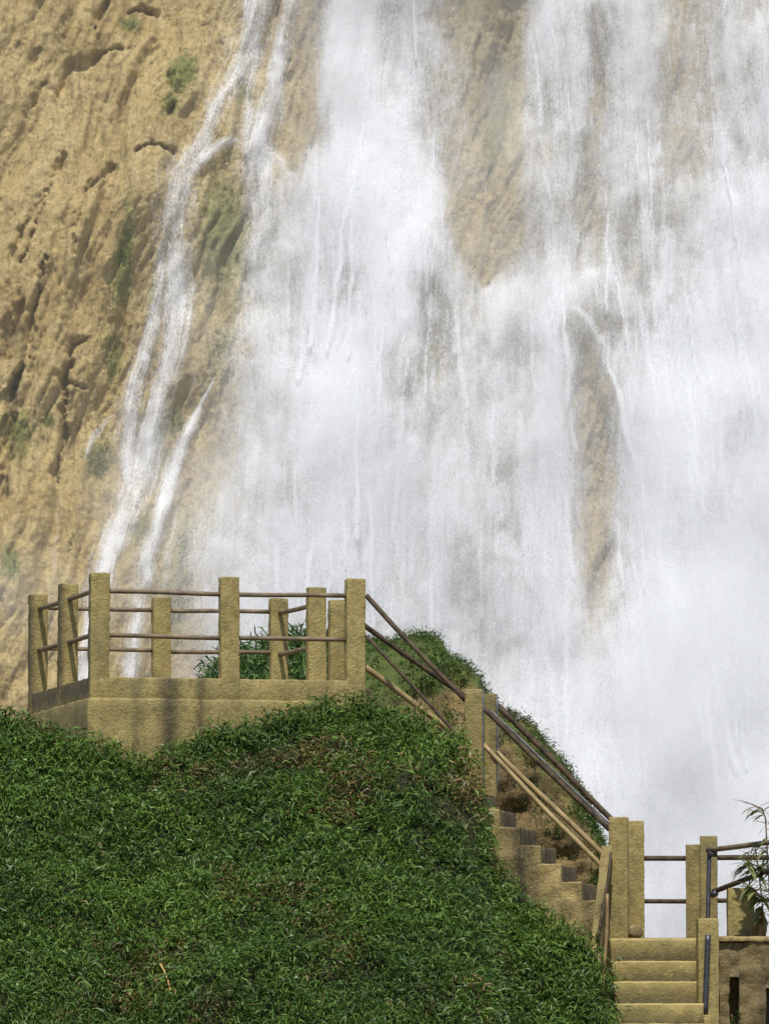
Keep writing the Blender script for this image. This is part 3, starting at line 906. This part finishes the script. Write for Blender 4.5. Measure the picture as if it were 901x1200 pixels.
# taller sprays that lean over the foot of the masonry
ex = rng.uniform(-3.5, 2.0, 480)
ey = np.interp(ex, HX, HY) - rng.uniform(0.0, 0.22, 480)
v2, q2, t2, c2 = foliage_on(ex, ey, hill_z, 7, 0.04, (0.07, 0.15), (0.010, 0.019), (0.02, 0.13), 0.7, hill_brown)
q2, t2 = q2 + len(v), t2 + len(v)
v, q, t_, c = np.concatenate([v, v2]), np.concatenate([q, q2]), np.concatenate([t_, t2]), np.concatenate([c, c2])
o = mesh_np('grass', v, q, M['leaf'], tris=t_, attrs={'col': c})
tag(o, 'dense green leafy ground cover over the near slope with dry brown patches', kind='stuff')

# ---------------------------------------------------------------- the overgrown mound behind the stairs
MS = [(225, 830, 46.2), (250, 800, 46.0), (268, 782, 45.8), (300, 768, 45.6), (345, 750, 45.4), (390, 756, 45.0), (430, 756, 44.2), (455, 756, 43.6), (482, 748, 43.4), (500, 746, 43.3), (516, 754, 43.2),
      (527, 772, 43.1), (545, 782, 43.0), (560, 797, 42.9), (570, 815, 42.9), (590, 834, 42.8), (606, 840, 42.8), (625, 850, 42.7), (640, 874, 42.7), (655, 892, 42.6), (668, 910, 42.6),
      (681, 934, 42.5), (693, 952, 42.4), (692, 965, 42.3), (702, 985, 42.2), (709, 1000, 42.1), (712, 1040, 42.0), (713, 1110, 42.0)]
nu, nv = 190, 70
sp = np.linspace(0, 1, nu)
mi = np.linspace(0, 1, len(MS))
mpx = np.interp(sp, mi, [m[0] for m in MS]); mpy = np.interp(sp, mi, [m[1] for m in MS]) - 4; mY = np.interp(sp, mi, [m[2] for m in MS])
top = np.array([P(a, b, y) for a, b, y in zip(mpx, mpy, mY)])
fyl = np.interp(mpx, [225, 400, 425, 720], [44.6, 43.9, 41.8, 41.5])
fpy = np.interp(mpx, [225, 400, 430, 545, 720], [860, 850, 845, 950, 1120])
low = np.array([P(a, b, y) for a, b, y in zip(mpx, fpy, fyl)])
vv_ = np.linspace(0, 1.6, nv)
Vt = np.zeros((nu, nv, 3)); mo = np.zeros((nu, nv))
for j, v in enumerate(vv_):
    if v <= 1:
        b = math.sin(v * math.pi / 2)
        Vt[:, j, 0] = low[:, 0] * (1 - v) + top[:, 0] * v
        Vt[:, j, 1] = low[:, 1] * (1 - v) + top[:, 1] * v
        Vt[:, j, 2] = low[:, 2] * (1 - b) + top[:, 2] * b
    else:
        Vt[:, j] = top
        Vt[:, j, 1] += (v - 1) * 3.0
        Vt[:, j, 2] -= (v - 1) ** 2 * 6.0
f_ = Vt.reshape(-1, 3)
dsp = 0.06 * ridged(f_[:, 0] * 0.9, f_[:, 1] * 0.9, f_[:, 2] * 2.0, 3) + 0.16 * fbm(f_[:, 0] * 1.6, f_[:, 1] * 1.6, f_[:, 2] * 1.6, 4) + 0.05 * ridged(f_[:, 0] * 2.5, f_[:, 1] * 2.0, f_[:, 2] * 5.5, 3)
rockness = np.repeat(smooth(560, 640, mpx), nv).reshape(nu, nv) * smooth(0.65, 0.2, vv_)[None, :]
# ledges of bare rock low down, beside the steps
ledge = 0.15 * (ridged(f_[:, 0] * 1.2, f_[:, 1] * 1.0, f_[:, 2] * 4.2 + 2, 2)).reshape(nu, nv) * rockness
f_ = f_ + np.array([0, -0.8, 0.25]) * (dsp - 0.10 + ledge.ravel() * 1.0)[:, None] * np.repeat(np.ones(nu), nv)[:, None]
mpx2 = np.repeat(mpx, nv); V2 = np.tile(vv_, nu)
mo = 0.95 * smooth(0.15, 0.75, V2) * (0.62 + 0.38 * smooth(620, 480, mpx2)) + 0.5 * smooth(560, 430, mpx2)
mo = mo * (1 - smooth(0.98, 0.5, V2) * 0.6 * np.exp(-((mpx2 - 545) / 22) ** 2))
tag(mesh_np('mound', f_, grid_quads(nu, nv), M['mound'], attrs={'moss': np.clip(mo, 0, 1)}), 'brown earth mound with mossy top behind the steps', kind='structure')
# its grass and moss
F3 = f_.reshape(nu, nv, 3)
def scatter_mound(n, cond):
    iu = rng.integers(0, nu - 1, n * 3); iv = rng.integers(2, int(nv * 0.72), n * 3)
    k = cond(mpx[iu], vv_[iv])
    iu, iv = iu[k][:n], iv[k][:n]
    a = rng.uniform(size=(len(iu), 1)); b = rng.uniform(size=(len(iu), 1))
    p = F3[iu, iv] * (1 - a) * (1 - b) + F3[iu + 1, iv] * a * (1 - b) + F3[iu, iv + 1] * (1 - a) * b + F3[iu + 1, iv + 1] * a * b
    return p
def tufts(p, nleaf, L, w, up, colmul, spread=0.03):
    N = len(p)
    pos = np.repeat(p, nleaf, 0) + rng.normal(size=(N * nleaf, 3)) * spread
    d = rng.normal(size=(N * nleaf, 3)) * np.array([1, 1, 0.5]) + np.array([0, -0.35, up])
    ln = rng.uniform(*L, N * nleaf)
    return leaf_arrays(pos, d, ln, rng.uniform(*w, N * nleaf), rng.uniform(0.1, 1.2, N * nleaf), green(pos) * np.array(colmul))
parts_ = []
pm = scatter_mound(5200, lambda a, v: (rng.uniform(size=len(a)) < np.where(a < 545, 1.0, 0.9) * smooth(0.05, 0.5, v + 0.5 * (a < 545))) & (a > 395))
cl_ = fbm(pm[:, 0] * 3, pm[:, 1] * 3, pm[:, 2] * 3, 3)
pm = pm[rng.uniform(size=len(pm)) < smooth(-0.4, 0.2, cl_)]
A = tufts(pm, 7, (0.02, 0.058), (0.007, 0.014), 0.5, (0.72, 0.72, 0.75))
o = mesh_np('moss', A[0], A[1], M['leaf'], tris=A[2], attrs={'col': A[3]})
tag(o, 'low moss and grass growing on the mound behind the steps', kind='stuff')

# moss and small plants rooted on the rock face
cm = []
for (bx, by, rx, ry, ang, k_) in MOSS:
    if bx > 500: continue
    n_ = int(np.clip(rx * ry * 0.12, 14, 220))
    c_, q_ = math.cos(R(ang)), math.sin(R(ang))
    a_ = rng.normal(size=n_) * rx * 0.62; b_ = rng.normal(size=n_) * ry * 0.62
    cm.append(np.stack([bx + a_ * c_ - b_ * q_, by + a_ * q_ + b_ * c_], -1))
cm = np.concatenate(cm)
v_ = (CY - cm[:, 1]) / FPX
tt = CY0 / (CP - v_ * SP - CLEAN * (SP + v_ * CP))
cX, cZ = (cm[:, 0] - CX) / FPX * tt, (SP + v_ * CP) * tt
cYy = cliff_y(cX, cZ)[0]
kk = rng.uniform(size=len(cX)) < smooth(-0.25, 0.25, fbm(cX * 3.5, cZ * 2.5, 5.0, 4, 0.6))
A = tufts(np.stack([cX, cYy + 0.01, cZ], -1)[kk], 6, (0.02, 0.055), (0.010, 0.022), 0.1, (1.5, 1.15, 1.2), 0.035)
o = mesh_np('moss', A[0], A[1], M['leaf'], tris=A[2], attrs={'col': A[3]})
tag(o, 'green moss and small plants rooted on the wet cliff face', kind='stuff')

# the tall grass bush seen between the platform posts
bush = empty('shrub', P(310, 800, 45.0))
pb = scatter_mound(900, lambda a, v: (a > 236) & (a < 405) & (v > 0.15))
A = tufts(pb, 11, (0.09, 0.22), (0.012, 0.024), 0.9, (1.1, 1.15, 1.9), 0.06)
mesh_np('foliage', A[0], A[1], M['leaf'], bush, tris=A[2], attrs={'col': A[3]})
tag(bush, 'green grassy bush seen through the railing behind the platform', 'bush')

# ================================================================== THE PLATFORM
UA = math.atan2(0.65, 2.475)
u = np.array([math.cos(UA), math.sin(UA), 0.0]); w_ = np.array([-math.sin(UA), math.cos(UA), 0.0]); up = np.array([0, 0, 1.0])
A0 = np.array(P(106, 793, 40.0)); A0[2] = 0
zt_ = P(108, 793, 40).z; zl_ = P(108, 818, 40).z
PL, PD = 2.56, 3.14
plat = empty('viewing_platform', A0 + np.array([0, 0, zl_ - 1.4]))
tag(plat, 'ochre concrete viewing platform with post and pole railing, high on the hill', 'platform')
def at(a, b, z): return A0 + u * a + w_ * b + up * z
def front_stain(v):
    a = (v - A0) @ u; b = (v - A0) @ w_
    s = 0.95 * np.exp(-((a - 0.73) / 0.10) ** 2) + 0.85 * np.exp(-((a - 1.02) / 0.055) ** 2) + 0.5 * np.exp(-((a - 0.42) / 0.05) ** 2)
    s = s * (b < 0.02)
    side = 0.75 * (a < 0.02) * smooth(zl_ - 0.02, zl_ + 0.08, v[:, 2]) + 0.12 * (a < 0.02)
    return {'stain': np.clip(np.maximum(s, side * (b > 0.02)), 0, 1)}
# lower body stands 25 mm proud of the parapet above: its rounded lip catches the sun
block('base_wall', at(-0.025, -0.025, zl_ - 1.5), u * (PL + 0.05), w_ * (PD + 0.05), up * 1.5, M['concrete'], plat, attrs=front_stain, r=0.022, step=0.06, amp=0.012, freq=5)
def par(name, a, b, la, lb):
    return block(name, at(a, b, zl_ - 0.02), u * la, w_ * lb, up * (zt_ - zl_ + 0.02), M['concrete'], plat, attrs=front_stain, r=0.015, step=0.055, amp=0.008, freq=7)
par('parapet', 0, 0, PL, 0.14)
par('parapet', 0, 0.145, 0.14, PD - 0.29)
par('parapet', 0, PD - 0.14, PL + 0.6, 0.14)
ztop = P(108, 671, 40).z
def post(a, b, wa=0.175, wb=0.125, z0=None, z1=None, **kw):
    j = rng.uniform(-0.008, 0.008)
    z0 = zl_ - 0.01 if z0 is None else z0
    z1 = ztop + j if z1 is None else z1
    return block('post', at(a - wa / 2, b - wb / 2, z0), u * wa + up * 0.0, w_ * wb, up * (z1 - z0) + u * rng.uniform(-.006, .006), M['concrete'], plat, r=0.011, step=0.05, amp=0.008, freq=11, attrs=front_stain)
for (a, b, zz) in ((0.0845, 0.0595, ztop), (1.295, 0.0595, ztop - 0.012), (2.4755, 0.0595, ztop - 0.004), (0.075, 1.53, ztop + 0.012), (2.475, 1.53, ztop + 0.03),
                   (0.075, 3.08, ztop + 0.03), (1.295, 3.08, ztop + 0.03), (2.475, 3.08, ztop + 0.04), (3.07, 3.08, ztop + 0.035)):
    post(a, b, z1=zz)
zr1, zr2 = P(135, 692, 40).z, P(135, 744, 40).z
RR = 0.021
for z in (zr1, zr2):
    tube('rail', at(0.17, 0.06, z), at(1.21, 0.06, z - 0.006), RR, M['rail'], plat, wob=0.008)
    tube('rail', at(1.38, 0.06, z - 0.004), at(2.39, 0.06, z + 0.004), RR, M['rail'], plat, wob=0.008)
for z in (3.205, 2.80):
    tube('rail', at(0.16, 3.08, z), at(1.21, 3.08, z - 0.004), RR, M['rail'], plat, wob=0.008)
    tube('rail', at(1.38, 3.08, z - 0.006), at(2.39, 3.08, z), RR, M['rail'], plat, wob=0.01)
for z in (3.165, 2.76):
    tube('rail', at(0.075, 0.10, z - 0.01), at(0.085, 1.47, z), RR * 1.1, M['rail'], plat, wob=0.006)
    tube('rail', at(0.075, 1.59, z), at(0.075, 3.02, z + 0.02), RR * 1.1, M['rail'], plat, wob=0.006)
    tube('rail', at(2.475, 1.59, z), at(2.475, 3.02, z + 0.02), RR * 1.1, M['rail'], plat, wob=0.006)

# ================================================================== UPPER STAIRS
SA = R(11)
run = np.array([math.cos(SA), -math.sin(SA), 0]); wid = np.array([math.sin(SA), math.cos(SA), 0])
S0 = np.array(P(585, 950, 40.12))            # near corner of the first visible riser, at its top
RUN = 23.8 * 40.1 / FPX / math.cos(SA); RISE = 21.4 * 40.1 / FPX
st = empty('staircase', (S0[0], S0[1], 0))
tag(st, 'steep ochre concrete stairs with dark wet risers climbing beside the mound to the platform', 'stairs')
SW = 0.95
kmin, kmax = -5, 5
for k_ in range(kmin, kmax + 1):
    nose = S0 + run * RUN * k_ - up * RISE * k_
    h = 0.34
    jit = rng.uniform(-0.006, 0.006)
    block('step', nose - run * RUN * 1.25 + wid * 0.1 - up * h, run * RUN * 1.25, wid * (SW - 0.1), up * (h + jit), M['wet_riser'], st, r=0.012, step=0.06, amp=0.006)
# near side wall: stepped in profile, thick, rough render
def stepped_wall():
    prof = []
    bot = -1.3
    for k_ in range(kmin, kmax + 1):
        a0, a1 = RUN * (k_ - 1), RUN * k_
        z = S0[2] - RISE * k_ + 0.012
        prof.append((a0, a1, z))
    verts, quads = [], []
    def face_grid(fn, n, m):
        base = len(verts)
        for i in range(n + 1):
            for j in range(m + 1):
                verts.append(fn(i / n, j / m))
        for i in range(n):
            for j in range(m):
                a = base + i * (m + 1) + j
                quads.append((a, a + m + 1, a + m + 2, a + 1))
    T = 0.098
    for i, (a0, a1, z) in enumerate(prof):
        zz = z
        n = 5; m = max(6, int((zz - bot) / 0.045))
        face_grid(lambda s, t, a0=a0, a1=a1, zz=zz: S0 * [1, 1, 0] + run * (a0 + (a1 - a0) * s) + up * (bot + (zz - 0.012 - bot) * t), n, m)
        face_grid(lambda s, t, a0=a0, a1=a1, zz=zz: S0 * [1, 1, 0] + run * (a0 + (a1 - a0) * s) + up * (zz - 0.012 + 0.012 * math.sin(t * 1.57)) + wid * 0.012 * (1 - math.cos(t * 1.57)), n, 3)
        face_grid(lambda s, t, a0=a0, a1=a1, zz=zz: S0 * [1, 1, 0] + run * (a0 + (a1 - a0) * s) + up * zz + wid * (0.012 + (T - 0.012) * t), n, 2)
        nz = prof[i + 1][2] if i + 1 < len(prof) else bot
        face_grid(lambda s, t, a1=a1, zz=zz, nz=nz: S0 * [1, 1, 0] + run * a1 + wid * T * s + up * (nz + (zz - 0.0 - nz) * t), 2, 4)
    v = np.array(verts)
    d = 0.032 * fbm(v[:, 0] * 6, v[:, 1] * 6, v[:, 2] * 6, 4)
    key = np.round(v, 4)
    v = v - wid * d[:, None] * 0.8 + up * (0.35 * d)[:, None]
    a = (v - S0) @ run
    stn = 1.0 * np.exp(-((a - 0.20) / 0.13) ** 2) * smooth(1.25, 0.95, v[:, 2]) + 0.5 * np.exp(-((a - 0.8) / 0.06) ** 2)
    return v, np.array(quads), {'stain': np.clip(stn, 0, 1)}
v, q, a_ = stepped_wall()
mesh_np('side_wall', v, q, M['wall_rough'], st, attrs=a_)

def vpost(name, px0, px1, ptop, pbot, Y, parent, mat, depth=0.16, rot=SA, **kw):
    """an upright post given by its photo extent and its distance"""
    a = np.array(P(px0, ptop, Y)); b = np.array(P(px1, ptop, Y)); z0 = P(px0, pbot, Y).z
    wd = (b - a)[0]
    e1 = np.array([math.cos(rot), -math.sin(rot), 0]) * wd / math.cos(rot)
    e2 = np.array([math.sin(rot), math.cos(rot), 0]) * depth
    return block(name, (a[0], a[1], z0), e1, e2, up * (a[2] - z0), mat, parent, r=kw.pop('r', 0.010), step=0.05, amp=kw.pop('amp', 0.005), freq=8, **kw)
NYm, FYm, NYl, FYl = 40.22, 41.15, 39.97, 40.95
vpost('post', 544.5, 565, 808, 985, NYm, st, M['concrete'], 0.14)
vpost('post', 567, 581, 813, 940, FYm, st, M['concrete'], 0.13)
vpost('post', 713, 735, 958, 1101, NYl, st, M['concrete'], 0.15, rot=R(6))
vpost('post', 735.3, 755, 962, 1101, FYl, st, M['concrete'], 0.15, rot=R(-8))
tube('metal_strip', P(566, 812, 40.16), P(565.5, 948, 40.16), 0.008, M['zinc'], st, seg=6)
tube('metal_strip', P(582.2, 815, 41.1), P(584, 925, 41.1), 0.010, M['zinc'], st, seg=6)
def rail(p, q, r, mat, wob=0.012, **kw): return tube('handrail', P(*p), P(*q), r, mat, st, wob=wob, n=16, **kw)
rail((429, 698, 40.6), (545, 821, 40.3), 0.023, M['rail_dark'])
rail((429, 746, 40.6), (545, 870, 40.3), 0.017, M['rail_dark'])
rail((424, 731, 40.8), (568, 833, 41.2), 0.025, M['rail_dark'])
rail((424, 780, 40.8), (567, 884, 41.2), 0.029, M['bamboo'], knots=6)
rail((565, 829, 40.25), (714, 973, 40.0), 0.024, M['rail_dark'])
rail((581, 825, 41.15), (736, 980, 41.0), 0.027, M['rail_dark'])
rail((574, 832, 40.9), (714, 966, 40.6), 0.010, M['zinc'], 0.004)
rail((565, 872, 40.25), (714, 1026, 40.0), 0.023, M['bamboo'], knots=5)
rail((581, 882, 41.1), (718, 1012, 41.0), 0.026, M['bamboo'])

# ================================================================== LANDING AND LOWER STAIRS
zland = 0.0
land = empty('landing', (2.6, 40.4, -1.6))
tag(land, 'concrete landing between the two flights of stairs', 'landing')
xl, xr_ = P(704, 1100, 39.6).x, P(842, 1100, 39.6).x
block('floor_slab', (xl, 39.9, -1.6), (xr_ - xl + 1.6, 0, 0), (0, 1.45, 0), (0, 0, 1.6), M['concrete'], land, r=0.014, step=0.08, amp=0.006)

ls = empty('staircase', (2.4, 39.4, -1.6))
tag(ls, 'short flight of ochre concrete steps descending from the landing, at the bottom edge', 'stairs')
sx0, sx1 = P(716, 1100, 39.5).x, P(819, 1100, 39.3).x
edges = [1101, 1127, 1151, 1177, 1201, 1226, 1250, 1275]
yy = 39.9
for i, e in enumerate(edges):
    yn = 39.62 - 0.27 * i
    ztop_i = P(700, e, yn).z
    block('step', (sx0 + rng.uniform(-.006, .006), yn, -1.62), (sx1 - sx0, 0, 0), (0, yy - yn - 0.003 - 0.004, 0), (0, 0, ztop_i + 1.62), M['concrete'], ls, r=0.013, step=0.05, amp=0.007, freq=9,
          attrs=lambda v, zt=ztop_i: {'stain': 0.75 * smooth(zt - 0.06, zt - 0.15, v[:, 2]), 'pale': 0.55 * smooth(zt - 0.018, zt - 0.004, v[:, 2])})  # 'pale' paints a bright highlight line along each nose
    yy = yn
# sloping slab balustrade on the left side of the lower flight
b0, b1 = np.array(P(705, 991, 39.88)), np.array(P(682, 1200, 39.5))
block('balustrade', b0, b1 - b0, (0.098, 0.0, 0), np.array((0, 0.10, -0.10)), M['concrete'], ls, r=0.008, step=0.06, amp=0.005)
tube('dark_rail', P(716, 1000, 39.8), P(700, 1105, 39.58), 0.014, M['rail_dark'], ls, wob=0.02)
block('side_panel', np.array(P(702, 1060, 39.65)), np.array(P(712, 1050, 39.9)) - np.array(P(702, 1060, 39.65)), (0.02, 0, 0), (0, 0, -1.2), M['dark_wall'], ls, r=0.004)
# newel and its set-in pipe on the right
vpost('newel', 818, 842, 1077, 1320, 38.95, ls, M['concrete'], 0.16, rot=R(-4))
tube('inset_pipe', P(829.5, 1096, 38.93), P(826, 1189, 38.92), 0.026, M['pipe'], ls, seg=10)
vpost('pipe_shoe', 812, 834, 1190, 1330, 38.86, ls, M['concrete'], 0.05, rot=R(0))

# railing on the far side of the landing
rl = empty('railing', (2.9, 41.0, 0))
tag(rl, 'concrete posts with two thin dark rails along the far edge of the landing', 'railing')
vpost('post', 803, 819, 990, 1101, 41.0, rl, M['concrete'], 0.14, rot=R(10))
vpost('post', 820, 840, 980, 1101, 40.7, rl, M['concrete'], 0.15, rot=R(4))
for y_, r_ in ((1006.5, 0.024), (1056.5, 0.021)):
    tube('rail', P(755, y_, 41.02), P(804, y_, 41.05), r_, M['rail_dark'], rl, n=8, wob=0.004)
    tube('rail', P(839, y_ - 1, 40.8), P(903, y_ - 1, 40.9), r_, M['rail_dark'], rl, n=8, wob=0.006)
    tube('rail', P(903, y_ - 1, 40.9), P(1010, y_ - 1, 40.9), r_, M['rail_dark'], rl, n=8, wob=0.006)
    vp = None
vpost('post', 1004, 1026, 985, 1101, 40.85, rl, M['concrete'], 0.15, rot=R(0))

pr = empty('pipe_railing', P(831, 1100, 39.9))
tag(pr, 'dark metal pipe upright with two sloping rails at the right edge', 'railing')
tube('upright', P(831, 996, 40.2), P(829, 1105, 40.0), 0.021, M['pipe'], pr)
tube('rail', P(829, 996, 40.2), P(1000, 978, 38.6), 0.024, M['rail'], pr, wob=0.01, n=14)
tube('rail', P(836, 1046, 40.2), P(1000, 981, 38.6), 0.024, M['rail_dark'], pr, wob=0.01, n=14)
tube('coupling', P(830, 1001, 40.16), P(840, 1001, 40.14), 0.03, M['pipe'], pr, n=3)
tube('coupling', P(833, 1050, 40.16), P(840, 1046, 40.14), 0.03, M['pipe'], pr, n=3)
tube('upright', P(996, 978, 38.6), P(996, 1160, 38.6), 0.021, M['pipe'], pr)

pil = vpost('pillar', 853, 884, 1041, 1102, 39.95, None, M['concrete'], 0.2, rot=R(0), amp=0.004)
tag(pil, 'low broad concrete pillar behind the leafy plant at the right edge', 'pillar')

# retaining wall with two dark vertical slots
rw = empty('retaining_wall', P(880, 1150, 39.2))
tag(rw, 'dark rough rendered retaining wall with two black slots, bottom right corner', 'wall')
x0w, x1w = P(842.5, 1100, 39.3).x, 5.2
ztw = P(850, 1105, 39.3).z
cx = [x0w, P(846, 1, 39.3).x, P(857, 1, 39.3).x, P(888, 1, 39.3).x, P(901.5, 1, 39.3).x, x1w]
s1t, s1b = P(1, 1146, 39.3).z, P(1, 1230, 39.3).z
s2t = P(1, 1158, 39.3).z
verts, quads = [], []
def fgrid(o_, a, b):
    n = max(1, int(np.linalg.norm(a) / 0.035)); m = max(1, int(np.linalg.norm(b) / 0.035))
    base = len(verts)
    for i in range(n + 1):
        for j in range(m + 1):
            verts.append(np.array(o_) + np.array(a) * i / n + np.array(b) * j / m)
    for i in range(n):
        for j in range(m):
            k = base + i * (m + 1) + j
            quads.append((k, k + m + 1, k + m + 2, k + 1))
YW = 39.3; zb_ = -1.62
for i in range(5):
    a, b = cx[i], cx[i + 1]
    if i in (1, 3):
        tp_ = s1t if i == 1 else s2t
        fgrid((a, YW, tp_), (b - a, 0, 0), (0, 0, ztw - tp_))
        fgrid((a, YW, zb_), (b - a, 0, 0), (0, 0, s1b - zb_))
        fgrid((a, YW, s1b), (0, 0.25, 0), (0, 0, tp_ - s1b)); fgrid((b, YW, s1b), (0, 0.25, 0), (0, 0, tp_ - s1b))
        fgrid((a, YW, tp_), (b - a, 0, 0), (0, 0.25, 0)); fgrid((a, YW, s1b), (b - a, 0, 0), (0, 0.25, 0))
        fgrid((a, YW + 0.25, s1b), (b - a, 0, 0), (0, 0, tp_ - s1b))
    else:
        fgrid((a, YW, zb_), (b - a, 0, 0), (0, 0, ztw - zb_))
fgrid((x0w, YW, ztw), (x1w - x0w, 0, 0), (0, 0.55, 0))
fgrid((x0w, YW, zb_), (0, 0.55, 0), (0, 0, ztw - zb_))
v = np.array(verts)
v = v + np.array([0.25, -1, 0.3]) * (0.034 * fbm(v[:, 0] * 11, v[:, 1] * 9, v[:, 2] * 9, 4))[:, None]
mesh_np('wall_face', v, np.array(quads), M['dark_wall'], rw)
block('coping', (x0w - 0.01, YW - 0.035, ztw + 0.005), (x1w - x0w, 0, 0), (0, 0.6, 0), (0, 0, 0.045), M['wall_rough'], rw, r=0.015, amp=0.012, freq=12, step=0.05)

# ================================================================== SMALL THINGS
def stone(px, py, Y, w, h, label, name='stone', mat=None):
    """a lumpy stone resting on the ground at that pixel"""
    n, m = 18, 12
    th = np.linspace(0, 2 * np.pi, n, endpoint=False); ph = np.linspace(0.04, np.pi - 0.04, m)
    T, Ph = np.meshgrid(th, ph, indexing='ij')
    d = np.stack([np.sin(Ph) * np.cos(T), np.sin(Ph) * np.sin(T), np.cos(Ph)], -1).reshape(-1, 3)
    r = 1 + 0.22 * fbm(d[:, 0] * 1.7 + px, d[:, 1] * 1.7, d[:, 2] * 1.7, 3)
    c = np.array(P(px, py, Y))
    v = c + d * r[:, None] * np.array([w / 2, w / 2, h / 2]) + np.array([0, 0, h * 0.46])
    idx = np.arange(n * m).reshape(n, m)
    q = []
    for i in range(n):
        for j in range(m - 1):
            q.append((idx[i, j], idx[(i + 1) % n, j], idx[(i + 1) % n, j + 1], idx[i, j + 1]))
    return tag(mesh_np(name, v, q, mat or M['stone']), label, 'stone')
stone(743.5, 1101, 40.3, 0.14, 0.135, 'small brown stone at the foot of the landing post')
stone(890, 1102, 39.8, 0.13, 0.30, 'upright brown stone on the wall beside the low pillar')

pole = tube('stick', P(711, 1048, 39.2), P(706, 1215, 39.1), 0.014, M['stem'], None, n=14, wob=0.03)
tag(pole, 'thin dark stick standing beside the left edge of the lower steps', 'stick')
stalk = empty('dead_stalk', P(190, 1140, 37.2))
tag(stalk, 'pale dry curved stalk lying in the green slope', 'stalk')
prev = None
pts = [P(188, 1130, 37.15), P(195, 1144, 37.1), P(199, 1158, 37.05), P(201, 1172, 37.0)]
for a, b in zip(pts[:-1], pts[1:]):
    tube('stem', a, b, 0.009, M['dry'], stalk, seg=6, n=4)

# bamboo-like plant at the right edge
def build_plant(name, label, root, stems, nleaf, Lr, wr, droop, col):
    pl = empty(name, root)
    tag(pl, label, 'plant')
    leaf_mesh = None
    for s_ in stems:
        pp = [np.array(P(*q)) for q in s_]
        for a, b in zip(pp[:-1], pp[1:]):
            tube('stem', a, b, 0.007, M['stem'], pl, seg=6, n=4)
    # one leaf mesh shared by all
    me = bpy.data.meshes.new('leaf')
    prof = [(0, 0.10, 0), (0.3, 0.5, 0.03), (0.65, 0.38, 0.0), (1.0, 0.0, -0.12)]
    vs, fs = [], []
    for (x, y, z) in prof[:-1]:
        vs += [(x, -y * 0.2, z), (x, 0, z - 0.02), (x, y * 0.2, z)]
    vs.append((1.0, 0, prof[-1][2]))
    for i in range(2):
        a = i * 3
        fs += [(a, a + 3, a + 4, a + 1), (a + 1, a + 4, a + 5, a + 2)]
    fs += [(6, 9, 7), (7, 9, 8)]
    me.from_pydata(vs, [], fs)
    at_ = me.attributes.new('col', 'FLOAT_COLOR', 'POINT')
    for d in at_.data: d.color = (*col, 1)
    me.materials.append(M['leaf'])
    origin = np.array(parent_origin(pl))
    k = 0
    for s_ in stems:
        pp = [np.array(P(*q)) for q in s_]
        for i in range(nleaf):
            t = random.uniform(0.12, 1.0) * (len(pp) - 1)
            j = min(int(t), len(pp) - 2)
            p = pp[j] + (pp[j + 1] - pp[j]) * (t - j)
            o = bpy.data.objects.new('leaf', me)
            d = Vector((random.choice((-1, -1, 1)) * random.uniform(0.4, 1.0), random.uniform(-0.8, 0.5), random.uniform(-droop, 0.5)))
            o.rotation_mode = 'QUATERNION'
            o.rotation_quaternion = d.to_track_quat('X', 'Z')
            s = random.uniform(*Lr)
            o.scale = (s, s * random.uniform(*wr), s)
            o.location = p - origin
            link(o, pl)
    return pl
stems = [[(897, 1098, 39.75), (893, 1060, 39.7), (889, 1020, 39.65), (884, 990, 39.6)],
         [(905, 1098, 39.7), (902, 1050, 39.65), (899, 1000, 39.6), (897, 960, 39.55), (893, 948, 39.5), (884, 945, 39.45)],
         [(897, 1060, 39.7), (886, 1045, 39.55), (878, 1038, 39.5)],
         [(890, 1030, 39.7), (880, 1012, 39.6), (872, 1014, 39.5)],
         [(915, 1098, 39.75), (912, 1040, 39.7), (908, 985, 39.7)]]
build_plant('bamboo_plant', 'leafy bamboo-like plant with narrow leaves at the right edge', P(900, 1100, 39.7), stems, 48, (0.11, 0.23), (0.9, 1.5), 1.0, (0.22, 0.25, 0.09))
stems = [[(861, 1215, 39.1), (860, 1198, 39.05), (857, 1190, 39.0)], [(862, 1215, 39.1), (866, 1195, 39.05), (869, 1186, 39.0)]]
build_plant('small_plant', 'small bright green plant below the black slot of the wall', P(862, 1215, 39.1), stems, 9, (0.05, 0.09), (1.6, 2.2), 0.5, (0.07, 0.17, 0.025))
